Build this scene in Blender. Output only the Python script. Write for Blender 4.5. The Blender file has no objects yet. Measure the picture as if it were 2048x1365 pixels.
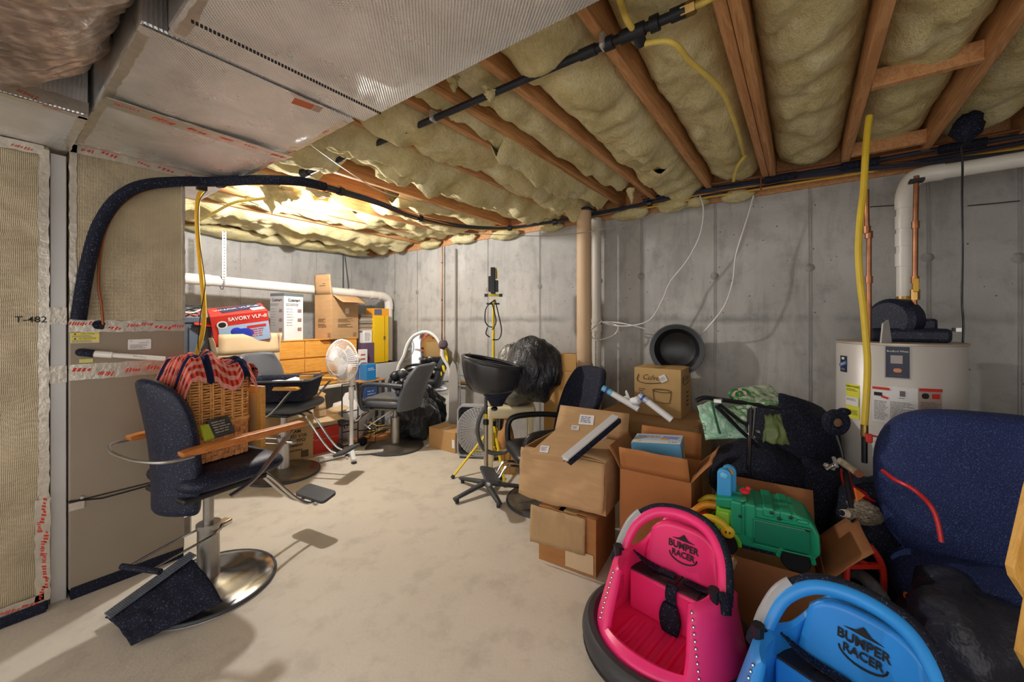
import bpy, bmesh, math, random
from mathutils import Vector as V, Matrix as MX, noise as NZ
random.seed(7)
C = bpy.context.scene.collection
SC = bpy.context.scene
PI = math.pi
# ---------------------------------------------------------------- camera
FPX, CX, CY, EYE = 790., 1024., 640., 1.45
YAW = math.radians(36.4)
FW = V((math.cos(YAW), math.sin(YAW), 0)); RT = V((math.sin(YAW), -math.cos(YAW), 0))
cam = bpy.data.cameras.new('camera'); camo = bpy.data.objects.new('camera', cam); C.objects.link(camo)
cam.sensor_width = 36; cam.lens = FPX / 2048 * 36; cam.shift_y = -(682.5 - CY) / 2048
cam.clip_start = .02
camo.location = (0, 0, EYE); camo.rotation_euler = (PI / 2, 0, YAW - PI / 2)
SC.camera = camo
# ---------------------------------------------------------------- light
SC.view_settings.view_transform = 'Standard'; SC.view_settings.look = 'None'
SC.view_settings.gamma = 1; SC.view_settings.use_curve_mapping = False
SC.view_settings.exposure = 0.44
w = bpy.data.worlds.new('world'); SC.world = w; w.use_nodes = True
w.node_tree.nodes['Background'].inputs[0].default_value = (1, .965, .915, 1)
w.node_tree.nodes['Background'].inputs[1].default_value = 1.4
BULB_STRENGTH = 1300.

def P(px, py, x=None, y=None, z=None, d=None):
    """world point seen at photo pixel (px,py) on the plane x=, y=, z= or at depth d"""
    u = (px - CX) / FPX; v = (CY - py) / FPX
    D = FW + RT * u
    if z is not None: d = (z - EYE) / v
    elif x is not None: d = x / D.x
    elif y is not None: d = y / D.y
    return V((D.x * d, D.y * d, EYE + v * d))

# ---------------------------------------------------------------- mesh helpers
WM = {}
def frame(o, r, up):
    r = V(r).normalized(); up = V(up); n = r.cross(up).normalized(); up = n.cross(r).normalized()
    m = MX((r, up, n)).transposed().to_4x4(); m.translation = V(o); return m
def TR(loc=(0, 0, 0), rz=0, rx=0, ry=0):
    return MX.Translation(V(loc)) @ MX.Rotation(rz, 4, 'Z') @ MX.Rotation(ry, 4, 'Y') @ MX.Rotation(rx, 4, 'X')
def cr(pts, n=6, closed=False):
    pts = [V(p) for p in pts]; out = []; k = len(pts)
    for i in range(k if closed else k - 1):
        if closed: a, b, c, d = pts[i - 1], pts[i], pts[(i + 1) % k], pts[(i + 2) % k]
        else: a, b, c, d = pts[max(i - 1, 0)], pts[i], pts[i + 1], pts[min(i + 2, k - 1)]
        for j in range(n):
            t = j / n
            out.append(.5 * ((2 * b) + (c - a) * t + (2 * a - 5 * b + 4 * c - d) * t * t + (3 * b - a - 3 * c + d) * t ** 3))
    if not closed: out.append(pts[-1])
    return out
def rrect(w, h, r, n=4):
    o = []
    for cx, cy, a0 in ((w / 2 - r, h / 2 - r, 0), (-w / 2 + r, h / 2 - r, 90), (-w / 2 + r, -h / 2 + r, 180), (w / 2 - r, -h / 2 + r, 270)):
        for i in range(n + 1):
            a = math.radians(a0 + 90 * i / n); o.append((cx + r * math.cos(a), cy + r * math.sin(a)))
    return o
class MB:
    def __init__(s, M=None): s.v = []; s.f = []; s.M = M or MX.Identity(4)
    def add(s, vs, fs, M=None):
        M = s.M @ M if M else s.M
        o = len(s.v); s.v += [M @ V(p) for p in vs]; s.f += [[i + o for i in f] for f in fs]; return s
    def box(s, x0, x1, y0, y1, z0, z1, M=None):
        return s.add([(x0, y0, z0), (x1, y0, z0), (x1, y1, z0), (x0, y1, z0), (x0, y0, z1), (x1, y0, z1), (x1, y1, z1), (x0, y1, z1)],
                     [(3, 2, 1, 0), (4, 5, 6, 7), (0, 1, 5, 4), (1, 2, 6, 5), (2, 3, 7, 6), (3, 0, 4, 7)], M)
    def bar(s, a, b, w, h, up=(0, 0, 1)):
        a = V(a); b = V(b); t = (b - a); L = t.length; t.normalize(); n = t.cross(V(up))
        if n.length < 1e-4: n = t.cross(V((1, 0, 0)))
        n.normalize(); u = n.cross(t)
        M = MX((t, n, u)).transposed().to_4x4(); M.translation = a
        return s.box(0, L, -w / 2, w / 2, -h / 2, h / 2, M)
    def tube(s, pts, r, n=8, closed=False, sy=1.):
        pts = [V(p) for p in pts]; k = len(pts)
        R = r if isinstance(r, (list, tuple)) else [r] * k
        vs = []; fs = []; N = None
        for i in range(k):
            if closed: t = pts[(i + 1) % k] - pts[i - 1]
            else: t = pts[min(i + 1, k - 1)] - pts[max(i - 1, 0)]
            if t.length < 1e-9: t = V((0, 0, 1))
            t.normalize()
            if N is None:
                N = t.cross(V((0, 0, 1)))
                if N.length < .05: N = t.cross(V((1, 0, 0)))
            N = (N - t * N.dot(t))
            if N.length < 1e-6: N = t.orthogonal()
            N.normalize(); B = t.cross(N)
            for j in range(n):
                a = 2 * PI * j / n; vs.append(pts[i] + N * (R[i] * math.cos(a)) + B * (R[i] * sy * math.sin(a)))
        for i in range(k if closed else k - 1):
            for j in range(n):
                a = i * n + j; b = i * n + (j + 1) % n; c = ((i + 1) % k) * n + (j + 1) % n; d = ((i + 1) % k) * n + j
                fs.append((a, b, c, d))
        if not closed: fs += [tuple(range(n - 1, -1, -1)), tuple(range((k - 1) * n, k * n))]
        return s.add(vs, fs)
    def cyl(s, a, b, r, r2=None, n=16): return s.tube([a, b], [r, r if r2 is None else r2], n)
    def lathe(s, prof, n=24, M=None):
        vs = []; fs = []; k = len(prof)
        for i in range(n):
            a = 2 * PI * i / n
            for r, z in prof: vs.append((r * math.cos(a), r * math.sin(a), z))
        for i in range(n):
            for j in range(k - 1):
                a = i * k + j; b = ((i + 1) % n) * k + j
                fs.append((a, b, b + 1, a + 1))
        return s.add(vs, fs, M)
    def prism(s, poly, t, M=None):
        n = len(poly)
        vs = [(x, y, 0) for x, y in poly] + [(x, y, t) for x, y in poly]
        fs = [tuple(range(n - 1, -1, -1)), tuple(range(n, 2 * n))] + [(i, (i + 1) % n, n + (i + 1) % n, n + i) for i in range(n)]
        return s.add(vs, fs, M)
    def grid(s, fn, nu, nv, cu=False, M=None):
        vs = []; fs = []
        for i in range(nu if cu else nu + 1):
            for j in range(nv + 1): vs.append(fn(i / nu, j / nv))
        k = nv + 1; m = nu if cu else nu + 1
        for i in range(nu):
            for j in range(nv):
                a = i * k + j; b = ((i + 1) % m) * k + j
                fs.append((a, b, b + 1, a + 1))
        return s.add(vs, fs, M)
    def ell(s, c, rx, ry, rz, n=12, M=None):
        c = V(c)
        def fn(u, v):
            a = 2 * PI * u; b = PI * (v - .5)
            return (c.x + rx * math.cos(b) * math.cos(a), c.y + ry * math.cos(b) * math.sin(a), c.z + rz * math.sin(b))
        return s.grid(fn, n, max(4, n // 2), True, M)
    def torus(s, R, r, M=None, n=32, m=8, sz=1.):
        def fn(u, v):
            a = 2 * PI * u; b = 2 * PI * v
            return ((R + r * math.cos(b)) * math.cos(a), (R + r * math.cos(b)) * math.sin(a), r * sz * math.sin(b))
        return s.grid(fn, n, m, True, M)
    def build(s, name, mat, parent=None, smooth=35, bevel=0, seg=2, solid=0, sub=0, kind=None, mod=None):
        me = bpy.data.meshes.new(name); Mi = WM[parent.name].inverted() if parent else MX.Identity(4)
        me.from_pydata([tuple(Mi @ p) for p in s.v], [], s.f)
        bm = bmesh.new(); bm.from_mesh(me)
        bmesh.ops.remove_doubles(bm, verts=bm.verts, dist=1e-5)
        bmesh.ops.recalc_face_normals(bm, faces=bm.faces)
        if bevel:
            es = [e for e in bm.edges if len(e.link_faces) == 2 and e.calc_face_angle(0) > .5]
            if es: bmesh.ops.bevel(bm, geom=es, offset=bevel, segments=seg, affect='EDGES', profile=.5, clamp_overlap=True)
        bm.to_mesh(me); bm.free()
        if smooth:
            me.shade_smooth(); me.set_sharp_from_angle(angle=math.radians(smooth))
        me.materials.append(mat)
        o = bpy.data.objects.new(name, me); C.objects.link(o)
        if parent: o.parent = parent; WM[o.name] = WM[parent.name]
        else: WM[o.name] = MX.Identity(4)
        if solid:
            m = o.modifiers.new('solid', 'SOLIDIFY'); m.thickness = abs(solid); m.offset = -1 if solid > 0 else 1
        if sub:
            m = o.modifiers.new('sub', 'SUBSURF'); m.levels = sub; m.render_levels = sub
        if kind: o['kind'] = kind
        return o
def tag(o, label, cat, group=None):
    o['label'] = label; o['category'] = cat
    if group: o['group'] = group
    return o
def thing(name, label, cat, loc=(0, 0, 0), rz=0, group=None, M=None):
    o = bpy.data.objects.new(name, None); C.objects.link(o)
    M = M or TR(loc, rz)
    o.matrix_world = M; WM[o.name] = M
    o.empty_display_size = .05
    return tag(o, label, cat, group)
def struct(o): o['kind'] = 'structure'; return o
FONTC = {}
def text(s, size, M, mat, parent, name='lettering', align='CENTER', ext=.0, sx=1., shear=0., bold=0.):
    cu = bpy.data.curves.new('t', 'FONT'); cu.body = s; cu.size = size; cu.align_x = align; cu.align_y = 'CENTER'
    cu.extrude = ext; cu.shear = shear; cu.offset = bold * size; cu.resolution_u = 3
    to = bpy.data.objects.new('t', cu); C.objects.link(to)
    dg = bpy.context.evaluated_depsgraph_get(); dg.update()
    me = bpy.data.meshes.new_from_object(to.evaluated_get(dg))
    bpy.data.objects.remove(to); bpy.data.curves.remove(cu)
    S = MX.Diagonal((sx, 1, 1, 1))
    me.transform(WM[parent.name].inverted() @ M @ S)
    me.materials.clear(); me.materials.append(mat); me.name = name
    o = bpy.data.objects.new(name, me); C.objects.link(o); o.parent = parent; WM[o.name] = WM[parent.name]
    return o
def decal(M, w, h, mat, parent, name='sticker', t=.0015, r=0):
    """thin label centred on frame M (x right, y up, z out)"""
    mb = MB(); mb.prism(rrect(w, h, r, 3) if r else [(-w / 2, -h / 2), (w / 2, -h / 2), (w / 2, h / 2), (-w / 2, h / 2)], t, M)
    return mb.build(name, mat, parent, smooth=0)
def lines(M, w, h, n, mat, parent, name='print', lw=.35, rag=.3, t=.0006):
    """rows of small print: short flat dashes"""
    mb = MB(); rr = random.Random(int(abs(w * 9999) + n))
    for i in range(n):
        y = h / 2 - (i + .5) * h / n; x = -w / 2; e = w / 2 - rr.random() * rag * w; hh = h / n * lw / 2
        while x < e:
            q = min(x + h / n * (.8 + 2 * rr.random()), e); mb.prism([(x, y - hh), (q, y - hh), (q, y + hh), (x, y + hh)], t, M); x = q + h / n * .3
    return mb.build(name, mat, parent, smooth=0, kind='stuff')
def fbm(p, o=4): return NZ.fractal(V(p), 1.0, 2.0, o)

# ---------------------------------------------------------------- materials
def lin(c):
    o = []
    for x in c[:3]:
        x /= 255.; o.append(x / 12.92 if x <= .04045 else ((x + .055) / 1.055) ** 2.4)
    return (o[0], o[1], o[2], 1)
MATS = {}
class NT:
    def __init__(s, name):
        s.m = bpy.data.materials.new(name); s.m.use_nodes = True; s.t = s.m.node_tree
        s.b = s.t.nodes['Principled BSDF']; s.tc = s.t.nodes.new('ShaderNodeTexCoord')
    def n(s, ty, **k):
        o = s.t.nodes.new(ty)
        for a, v in k.items():
            if a.startswith('_'): setattr(o, a[1:], v)
            else: o.inputs[a.replace('0', ' ')].default_value = v
        return o
    def l(s, a, b): s.t.links.new(a, b)
    def mapping(s, sc=(1, 1, 1), rot=(0, 0, 0), coord='Object'):
        m = s.n('ShaderNodeMapping'); m.inputs['Scale'].default_value = sc; m.inputs['Rotation'].default_value = rot
        s.l(s.tc.outputs[coord], m.inputs[0]); return m.outputs[0]
    def ramp(s, f, stops):
        r = s.n('ShaderNodeValToRGB'); e = r.color_ramp.elements
        while len(e) < len(stops): e.new(.5)
        for i, (p, c) in enumerate(stops): e[i].position = p; e[i].color = lin(c) if len(c) == 3 else c
        s.l(f, r.inputs[0]); return r.outputs[0]
    def noise(s, scale, detail=4, rough=.55, vec=None, dist=0):
        o = s.n('ShaderNodeTexNoise', Scale=scale, Detail=detail, Roughness=rough, Distortion=dist)
        s.l(vec if vec is not None else s.tc.outputs['Object'], o.inputs['Vector']); return o.outputs[0]
    def mix(s, f, a, b, mode='MIX'):
        o = s.n('ShaderNodeMix', _data_type='RGBA', _blend_type=mode)
        for sock, v in ((o.inputs[0], f), (o.inputs[6], a), (o.inputs[7], b)):
            if hasattr(v, 'default_value') or hasattr(v, 'links'): s.l(v, sock)
            else: sock.default_value = v
        return o.outputs[2]
    def bump(s, h, st=.3, dist=.01, prev=None):
        o = s.n('ShaderNodeBump', Strength=st, Distance=dist); s.l(h, o.inputs['Height'])
        if prev is not None: s.l(prev, o.inputs['Normal'])
        s.l(o.outputs[0], s.b.inputs['Normal']); return o.outputs[0]
    def set(s, col=None, r=.5, m=0., coat=0., spec=.5):
        b = s.b; b.inputs['Roughness'].default_value = r; b.inputs['Metallic'].default_value = m
        b.inputs['Coat Weight'].default_value = coat; b.inputs['Specular IOR Level'].default_value = spec
        if col is not None:
            if isinstance(col, tuple): b.inputs['Base Color'].default_value = col
            else: s.l(col, b.inputs['Base Color'])
        return s
def mat(name, c, r=.5, m=0., var=None, bump=None, coat=0., spec=.5, stretch=(1, 1, 1)):
    if name in MATS: return MATS[name]
    t = NT(name); vec = t.mapping(stretch)
    if var:
        sc, am = var
        col = t.mix(t.ramp(t.noise(sc, 5, .6, vec), [(.3, (0, 0, 0, 1)), (.7, (1, 1, 1, 1))]), tuple(x * (1 - am) for x in lin(c)[:3]) + (1,), tuple(min(1, x * (1 + am)) for x in lin(c)[:3]) + (1,))
    else: col = lin(c)
    t.set(col, r, m, coat, spec)
    if bump: t.bump(t.noise(bump[0], 4, .6, vec), bump[1], bump[2] if len(bump) > 2 else .01)
    MATS[name] = t.m; return t.m
def shade_fleck(name, c, c2, r=.5, thr=.6, sc=210):  # speckle imitates the noise of deep shade in the base colour
    if name in MATS: return MATS[name]
    t = NT(name); f = t.ramp(t.noise(sc, 2, .5), [(thr, (0, 0, 0, 1)), (thr + .09, (1, 1, 1, 1))])
    big = t.noise(4, 3); base = t.mix(big, tuple(x * .7 for x in lin(c)[:3]) + (1,), tuple(x * 1.3 for x in lin(c)[:3]) + (1,))
    t.set(t.mix(f, base, lin(c2)), r, 0, 0, .35); t.bump(t.noise(60, 3), .08, .01); MATS[name] = t.m; return t.m
def wood(name, c1, c2, sc=6, axis=(1, 12, 12), r=.55):
    if name in MATS: return MATS[name]
    t = NT(name); vec = t.mapping(axis)
    n1 = t.noise(sc, 4, .6, vec, 1.2); col = t.ramp(n1, [(.3, c1), (.48, c2), (.56, c1), (.72, c2)])
    v2 = t.mapping(tuple(a * 6 for a in axis)); n2 = t.noise(sc * 2, 3, .6, v2)
    col = t.mix(.25, col, t.ramp(n2, [(.3, c1), (.7, c2)]))
    t.set(col, r); t.bump(n2, .15, .004); MATS[name] = t.m; return t.m
def concrete(name, c, dark, floor=False):
    t = NT(name)
    n1 = t.noise(.8, 6, .58); n2 = t.noise(5, 6, .66); n3 = t.noise(60, 3, .7)
    d = tuple(dark); col = t.mix(t.ramp(n1, [(.32, (0, 0, 0, 1)), (.68, (1, 1, 1, 1))]), lin(d), lin(c))
    col = t.mix(t.ramp(n2, [(.34, (.36, .36, .36, 1)), (.5, (0, 0, 0, 1))]), col, lin(tuple(x * .78 for x in d)))
    if not floor:
        vec = t.mapping((5, 5, .9)); st = t.noise(1.3, 6, .7, vec, .6)
        col = t.mix(t.ramp(st, [(.32, (.34, .34, .34, 1)), (.5, (0, 0, 0, 1))]), col, lin(tuple(x * .72 for x in d)))
        pits = t.n('ShaderNodeTexVoronoi', Scale=11.); t.l(t.tc.outputs['Object'], pits.inputs['Vector'])
        col = t.mix(t.ramp(pits.outputs['Distance'], [(.04, (.9, .9, .9, 1)), (.075, (0, 0, 0, 1))]), col, lin(tuple(x * .45 for x in d)))
        # cold joint stain about 1.46 m up
        sx = t.n('ShaderNodeSeparateXYZ'); t.l(t.tc.outputs['Object'], sx.inputs[0])
        ad = t.n('ShaderNodeMath', _operation='MULTIPLY_ADD'); t.l(n2, ad.inputs[0]); ad.inputs[1].default_value = .10; t.l(sx.outputs[2], ad.inputs[2])
        band = t.ramp(ad.outputs[0], [(.0, (0, 0, 0, 1)), (1, (0, 0, 0, 1))])
        mr = t.n('ShaderNodeMapRange'); t.l(ad.outputs[0], mr.inputs[0]); mr.inputs[1].default_value = 1.40; mr.inputs[2].default_value = 1.60
        band = t.ramp(mr.outputs[0], [(.3, (0, 0, 0, 1)), (.5, (.5, .5, .5, 1)), (.62, (.3, .3, .3, 1)), (.8, (0, 0, 0, 1))])
        pn = t.ramp(t.noise(1.7, 3), [(.4, (0, 0, 0, 1)), (.6, (1, 1, 1, 1))])
        col = t.mix(t.mix(1., band, pn, 'MULTIPLY'), col, lin(tuple(x * .5 for x in d)))
    t.set(col, .85 if not floor else .55, 0, 0, .3)
    t.bump(n3, .12 if floor else .4, .008, t.bump(n2, .12 if floor else .3, .02)); return t.m
def foil(name, c, r=.3, hatch=55, wr=.25, dirt=.35, metal=.85):
    t = NT(name)
    w1 = t.n('ShaderNodeTexWave', Scale=hatch, Distortion=1.2, Detail=2.); t.l(t.mapping((1, 1, 1), (0, 0, .75)), w1.inputs['Vector']); w1.inputs['Detail Scale'].default_value = .6
    w2 = t.n('ShaderNodeTexWave', Scale=hatch, Distortion=1.2, Detail=2.); t.l(t.mapping((1, 1, 1), (.3, 0, -.75)), w2.inputs['Vector']); w2.inputs['Detail Scale'].default_value = .6
    big = t.noise(3.5, 5, .6, None, .6)
    col = t.mix(t.ramp(big, [(.35, (0, 0, 0, 1)), (.65, (1, 1, 1, 1))]), tuple(x * (1 - dirt) for x in lin(c)[:3]) + (1,), lin(c))
    col = t.mix(t.ramp(t.mix(.5, w1.outputs[0], w2.outputs[0], 'LIGHTEN'), [(.55, (0, 0, 0, 1)), (.95, (.5, .5, .5, 1))]), col, tuple(min(1, x * 1.35) for x in lin(c)[:3]) + (1,))
    t.set(col, r, metal); t.l(t.ramp(t.noise(5, 4), [(.3, (r - .08,) * 3 + (1,)), (.7, (r + .15,) * 3 + (1,))]), t.b.inputs['Roughness'])
    hh = t.mix(.5, w1.outputs[0], w2.outputs[0], 'LIGHTEN')
    t.bump(hh, .5, .003, t.bump(big, wr, .03)); return t.m
M_ = mat
cardb = M_('cardboard', (186, 150, 108), .8, 0, (5, .08), (40, .12, .004), stretch=(1, 1, 6))
cardb2 = M_('cardboard_brown', (168, 116, 66), .8, 0, (4, .1), (40, .12, .004), stretch=(1, 1, 6))
cardin = M_('cardboard_pale', (206, 182, 146), .85, 0, (6, .06), (40, .1, .004))
corr = M_('cardboard_ribbed', (176, 145, 105), .85, 0, (8, .12), (90, .5, .006), stretch=(1, 4, .15))
black = M_('black_plastic', (28, 29, 33), .38, 0, None, (60, .05, .003))
blackm = M_('black_iron', (40, 42, 50), .5, .35, (20, .3), (80, .15, .003))
navy = shade_fleck('navy_shade_fleck', (20, 25, 45), (104, 118, 162), .5, .62)  # navy tint and speckle of deep shade put into the colour
navyb = shade_fleck('blue_plush_shade_fleck', (36, 48, 96), (76, 98, 152), .8, .56, 230)  # blue is the plush's own, the speckle is painted shade noise
navyf = shade_fleck('dark_shade_fleck', (15, 19, 36), (84, 98, 142), .8, .61, 170)  # near-black navy, deep shade and its noise put into the colour
greyv = M_('grey_vinyl', (88, 92, 100), .42, 0, (6, .1), (50, .08, .004))
dgrey = M_('dark_grey_plastic', (62, 66, 74), .45, 0, (8, .1))
chrome = M_('chrome', (205, 205, 208), .16, 1., (5, .1))
steel = M_('brushed_steel', (168, 165, 160), .34, .9, (12, .12))
dullst = M_('dull_metal_disc', (128, 122, 112), .3, .75, (7, .3), (9, .05))
galv = M_('galvanised_sheet', (196, 196, 196), .38, .7, (9, .12))
white = M_('white_plastic', (232, 232, 230), .4, 0, (6, .03))
pvc = M_('white_pvc', (228, 226, 220), .35, 0, (4, .04))
cream = M_('cream_plastic', (226, 214, 176), .45, 0, (5, .05))
paper = M_('white_paper', (232, 232, 234), .6)
ink = M_('black_ink', (30, 29, 32), .7)
inkg = M_('grey_ink', (110, 108, 108), .7)
inkb = M_('brown_print', (92, 74, 52), .8)
redp = M_('red_print', (206, 50, 38), .6)
redm = M_('faded_red_print', (176, 84, 62), .6)
yellow = M_('yellow_paint', (226, 200, 20), .42, 0, (8, .08))
ylab = M_('yellow_label', (228, 220, 60), .55)
csst = M_('yellow_gas_tube', (222, 196, 96), .45, 0, (10, .1))
csst2 = M_('bright_yellow_gas_tube', (236, 188, 40), .42, 0, (10, .06))
copper = M_('copper', (150, 100, 70), .38, .75, (14, .25))
brass = M_('brass', (170, 138, 82), .35, .9, (14, .2))
# ================================================================ the room
WX, WY, WT = 3.8, 5.55, 2.46
cw = concrete('concrete_wall', (194, 193, 191), (158, 157, 155))
cf = concrete('concrete_floor', (220, 213, 200), (207, 199, 185), True)
fl = struct(MB().box(-3, WX, -3.2, WY, -.1, 0).build('floor', cf, smooth=0))
wr = struct(MB().box(WX, WX + .25, -3.2, WY + .25, 0, WT).build('wall_right', cw, smooth=0))
wb = struct(MB().box(-3, WX, WY, WY + .25, 0, WT).build('wall_back', cw, smooth=0))
seam = M_('concrete_seam', (152, 150, 147), .85, 0, (6, .25), (60, .3))
plug = M_('concrete_tie_plug', (146, 144, 140), .85, 0, (20, .25), (60, .4))
for i, px in enumerate((1080, 1200, 1283, 1430, 1620, 1856, 2040, 835, 790, 976)):
    y = P(px, 600, x=WX).y
    mb = MB()
    for dy in (-.007, .007): mb.box(WX - .004, WX, y + dy - .0022, y + dy + .0022, 0, WT)
    mb.build('form_seam', seam, wr, 0)
    for z in (1.83, .62):
        mb = MB(); mb.lathe([(0, .012), (.022, .010), (.032, .002), (.034, 0)], 10, frame((WX, y + .004, z + .02 * (i % 3)), (0, 1, 0), (0, 0, 1)) @ MX.Rotation(PI, 4, 'X'))
        mb.build('tie_plug', plug, wr)
for i, x in enumerate((.7, 1.31, 1.92, 2.53, 2.86, 3.4)):
    MB().box(x - .004, x + .004, WY - .003, WY, 0, WT).build('form_seam', seam, wb, 0)
    mb = MB(); mb.lathe([(0, .01), (.02, .008), (.03, 0)], 10, frame((x, WY, 1.86), (1, 0, 0), (0, 0, 1))); mb.build('tie_plug', plug, wb)
# ceiling: subfloor, joists, blocking, batts
sub = M_('osb_subfloor', (150, 112, 70), .85, 0, (14, .25), (30, .3))
ceil = struct(MB().box(-3, WX + .25, -3.2, WY + .25, 2.80, 2.83).build('ceiling', sub, smooth=0))
jw = wood('joist_wood', (176, 122, 76), (212, 160, 110), 3, (.6, 9, 9), .7)
jw2 = wood('joist_wood_grainy', (150, 96, 52), (214, 162, 108), 2.2, (.35, 9, 9), .7)
JB = 2.55
JY = [-2.3, -1.87, -1.46, -1.05, -.64, -.24, .19, .235, .64, 1.10, 1.42, 1.62, 2.02, 2.43, 2.84, 3.24, 3.65, 4.06, 4.46, 4.87, 5.28]
for i, y in enumerate(JY):
    MB().box(-3, WX - .02, y - .021, y + .021, JB + .004 * (i % 3), 2.80).build('joist', jw2 if i in (6, 10) else jw, ceil, 0, bevel=.003, seg=1)
for (a, b) in (((1757, 178), (1985, 112)), ((1722, 312), (1862, 283))):
    x = P(a[0], a[1], z=JB).x
    MB().box(x - .02, x + .02, -.62, -.262, JB + .005, JB + .09).build('blocking', jw, ceil, 0, bevel=.003, seg=1)
struct(MB().box(.4, WX, -1.75, -1.55, 0, WT + .3).build('fill_block_wall', cw, smooth=0))  # unseen wall added to keep world fill off the right side
struct(MB().box(WX - .02, WX + .2, -3.2, WY, WT, WT + .045).build('trim_1', jw, smooth=0))
struct(MB().box(WX - .0, WX + .2, -3.2, WY, WT + .045, 2.80).build('trim_2', jw, smooth=0))
struct(MB().box(-3, WX, WY, WY + .2, WT, 2.80).build('trim_3', jw, smooth=0))
t = NT('fibreglass_batt')
n1 = t.noise(5, 6, .65, None, .4); n2 = t.noise(45, 5, .75); n3 = t.noise(22, 5, .7, t.mapping((1, 2.5, 1)))
t.set(t.mix(t.ramp(n2, [(.3, (.4, .4, .4, 1)), (.6, (0, 0, 0, 1))]), t.ramp(n1, [(.25, (206, 190, 132)), (.5, (234, 222, 172)), (.75, (246, 240, 208))]), lin((196, 176, 112))), .95, 0, 0, .1)
t.bump(n2, .6, .014, t.bump(n3, .6, .04)); batm = t.m
def batt(y0, y1, x0, x1, zb, sag, amp, seed, flat=0.):
    nu = int((x1 - x0) * 26); L = x1 - x0
    def fn(u, v):
        x = x0 + L * u; e = max(0, math.sin(PI * v)) ** .5
        n0 = NZ.noise(V((x * 1.1, seed * 7.3, 0)))
        b = abs(NZ.noise(V((x * 3.2, v * 1.6 + seed * 3, seed)))) * 1.5 + .6 * abs(NZ.noise(V((x * 7.5, v * 3.4, seed + 5))))
        f = NZ.noise(V((x * 16, v * 9, seed))) + 1.2 * abs(NZ.noise(V((x * 6 + v * 4, v * 5, seed + 2)))) - 1.5 * max(0, .12 - abs(NZ.noise(V((x * 2.6, v * 1.2, seed * 2))))) / .12
        y = y0 + (y1 - y0) * v + .02 * NZ.noise(V((x * 5, v * 3, seed + 9))) * math.sin(PI * v)
        z = zb + (1 - e) * .09 - sag * e * max(.15, .75 + 1.1 * n0) - amp * e * b + .008 * f
        if u < .02 or u > .98: z += .05
        return (x, y, z)
    return MB().grid(fn, nu, 16).build('insulation_batt', batm, ceil, smooth=80)
gaps = [(JY[i] + .021, JY[i + 1] - .021) for i in range(len(JY) - 1) if JY[i + 1] - JY[i] > .1]
for i, (a, b) in enumerate(gaps):
    if b < -.7: batt(a, b, -.5, 3.75, 2.66, .03, .05, i)
    elif b < .2: batt(a, b, .2, 3.72, 2.64, .02, .06, i)
    elif b < .7: batt(a, b, .3, 3.70, 2.62, .03, .07, i)
    elif b < 1.2: batt(a, b, .3, 3.0, 2.585, .045, .09, i); batt(a, b, 2.9, 3.74, 2.60, .06, .10, i + .5)
    elif b < 1.45: batt(a + .0, b, .3, 3.3, 2.60, .02, .06, i)
    elif b < 1.7: batt(a - .02, b, .4, 2.0, 2.57, .02, .07, i); batt(a - .02, b + .01, 1.9, 3.5, 2.56, .05, .09, i + .5)
    elif b < 2.1: batt(a, b, .9, 3.72, 2.56, .05, .11, i)
    elif b < 2.5: batt(a - .03, b, .9, 3.72, 2.54, .07, .12, i)
    elif b < 2.9: batt(a, b, .9, 1.5, 2.54, .05, .1, i); batt(a, b + .0, 1.45, 3.7, 2.66, .03, .05, i + .5)
    elif b < 3.3: batt(a, b, .3, 1.6, 2.58, .03, .08, i); batt(a, b, 2.3, 3.7, 2.6, .03, .07, i + .3); batt(a, b, 1.55, 2.35, 2.70, .02, .04, i + .6)
    elif b < 3.7: batt(a, b, .3, 1.5, 2.57, .05, .10, i); batt(a, b, 2.4, 3.7, 2.6, .03, .08, i + .5)
    elif b < 4.1: batt(a, b, .0, 1.5, 2.6, .03, .07, i); batt(a, b, 1.45, 2.5, 2.70, .02, .04, i + .4); batt(a, b, 2.45, 3.76, 2.6, .03, .07, i + .6)
    elif b < 4.6: batt(a, b, .0, 3.76, 2.60, .03, .07, i)
    else: batt(a - .01, b + .01, .0, 3.76, 2.55, .05, .09, i)
def tuft(p, h, r, seed):
    p = V(p)
    def fn(u, v):
        a = 2 * PI * u; rr = r * (1 - v) ** .8 * (1 + .9 * NZ.noise(V((math.cos(a) * 1.5 + seed, math.sin(a) * 1.5, v * 4)))) + .003
        return (p.x + rr * math.cos(a) * 1.5 + .03 * NZ.noise(V((v * 3, seed, 0))), p.y + rr * math.sin(a), p.z - h * v + .01 * NZ.noise(V((a, v * 6, seed))))
    MB().grid(fn, 14, 10, True).build('insulation_tuft', batm, ceil, smooth=80)
for k, (px, py, h, r) in enumerate(((545, 380, .20, .05), (562, 378, .13, .07), (585, 380, .10, .06), (520, 400, .06, .08), (1262, 380, .11, .025), (640, 385, .05, .07), (985, 180, .06, .03), (905, 150, .07, .02), (690, 300, .05, .06), (780, 350, .06, .09), (620, 500, .03, .05))):
    tuft(P(px, py, z=2.53), h, r, k * 2.1)
def lump(c, rx, ry, rz, seed, par=None, m=None, name='insulation_wad', n=18, amp=.35):
    c = V(c)
    def fn(u, v):
        a = 2 * PI * u; b = PI * (v - .5); d = V((math.cos(b) * math.cos(a), math.cos(b) * math.sin(a), math.sin(b)))
        k = 1 + amp * NZ.noise(d * 1.7 + V((seed, seed, 0))) + amp * .5 * abs(NZ.noise(d * 4 + V((0, seed, 3))))
        return (c.x + rx * k * d.x, c.y + ry * k * d.y, c.z + rz * k * d.z)
    return MB().grid(fn, n, n // 2, True).build(name, m or batm, par or ceil, smooth=80)
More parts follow.
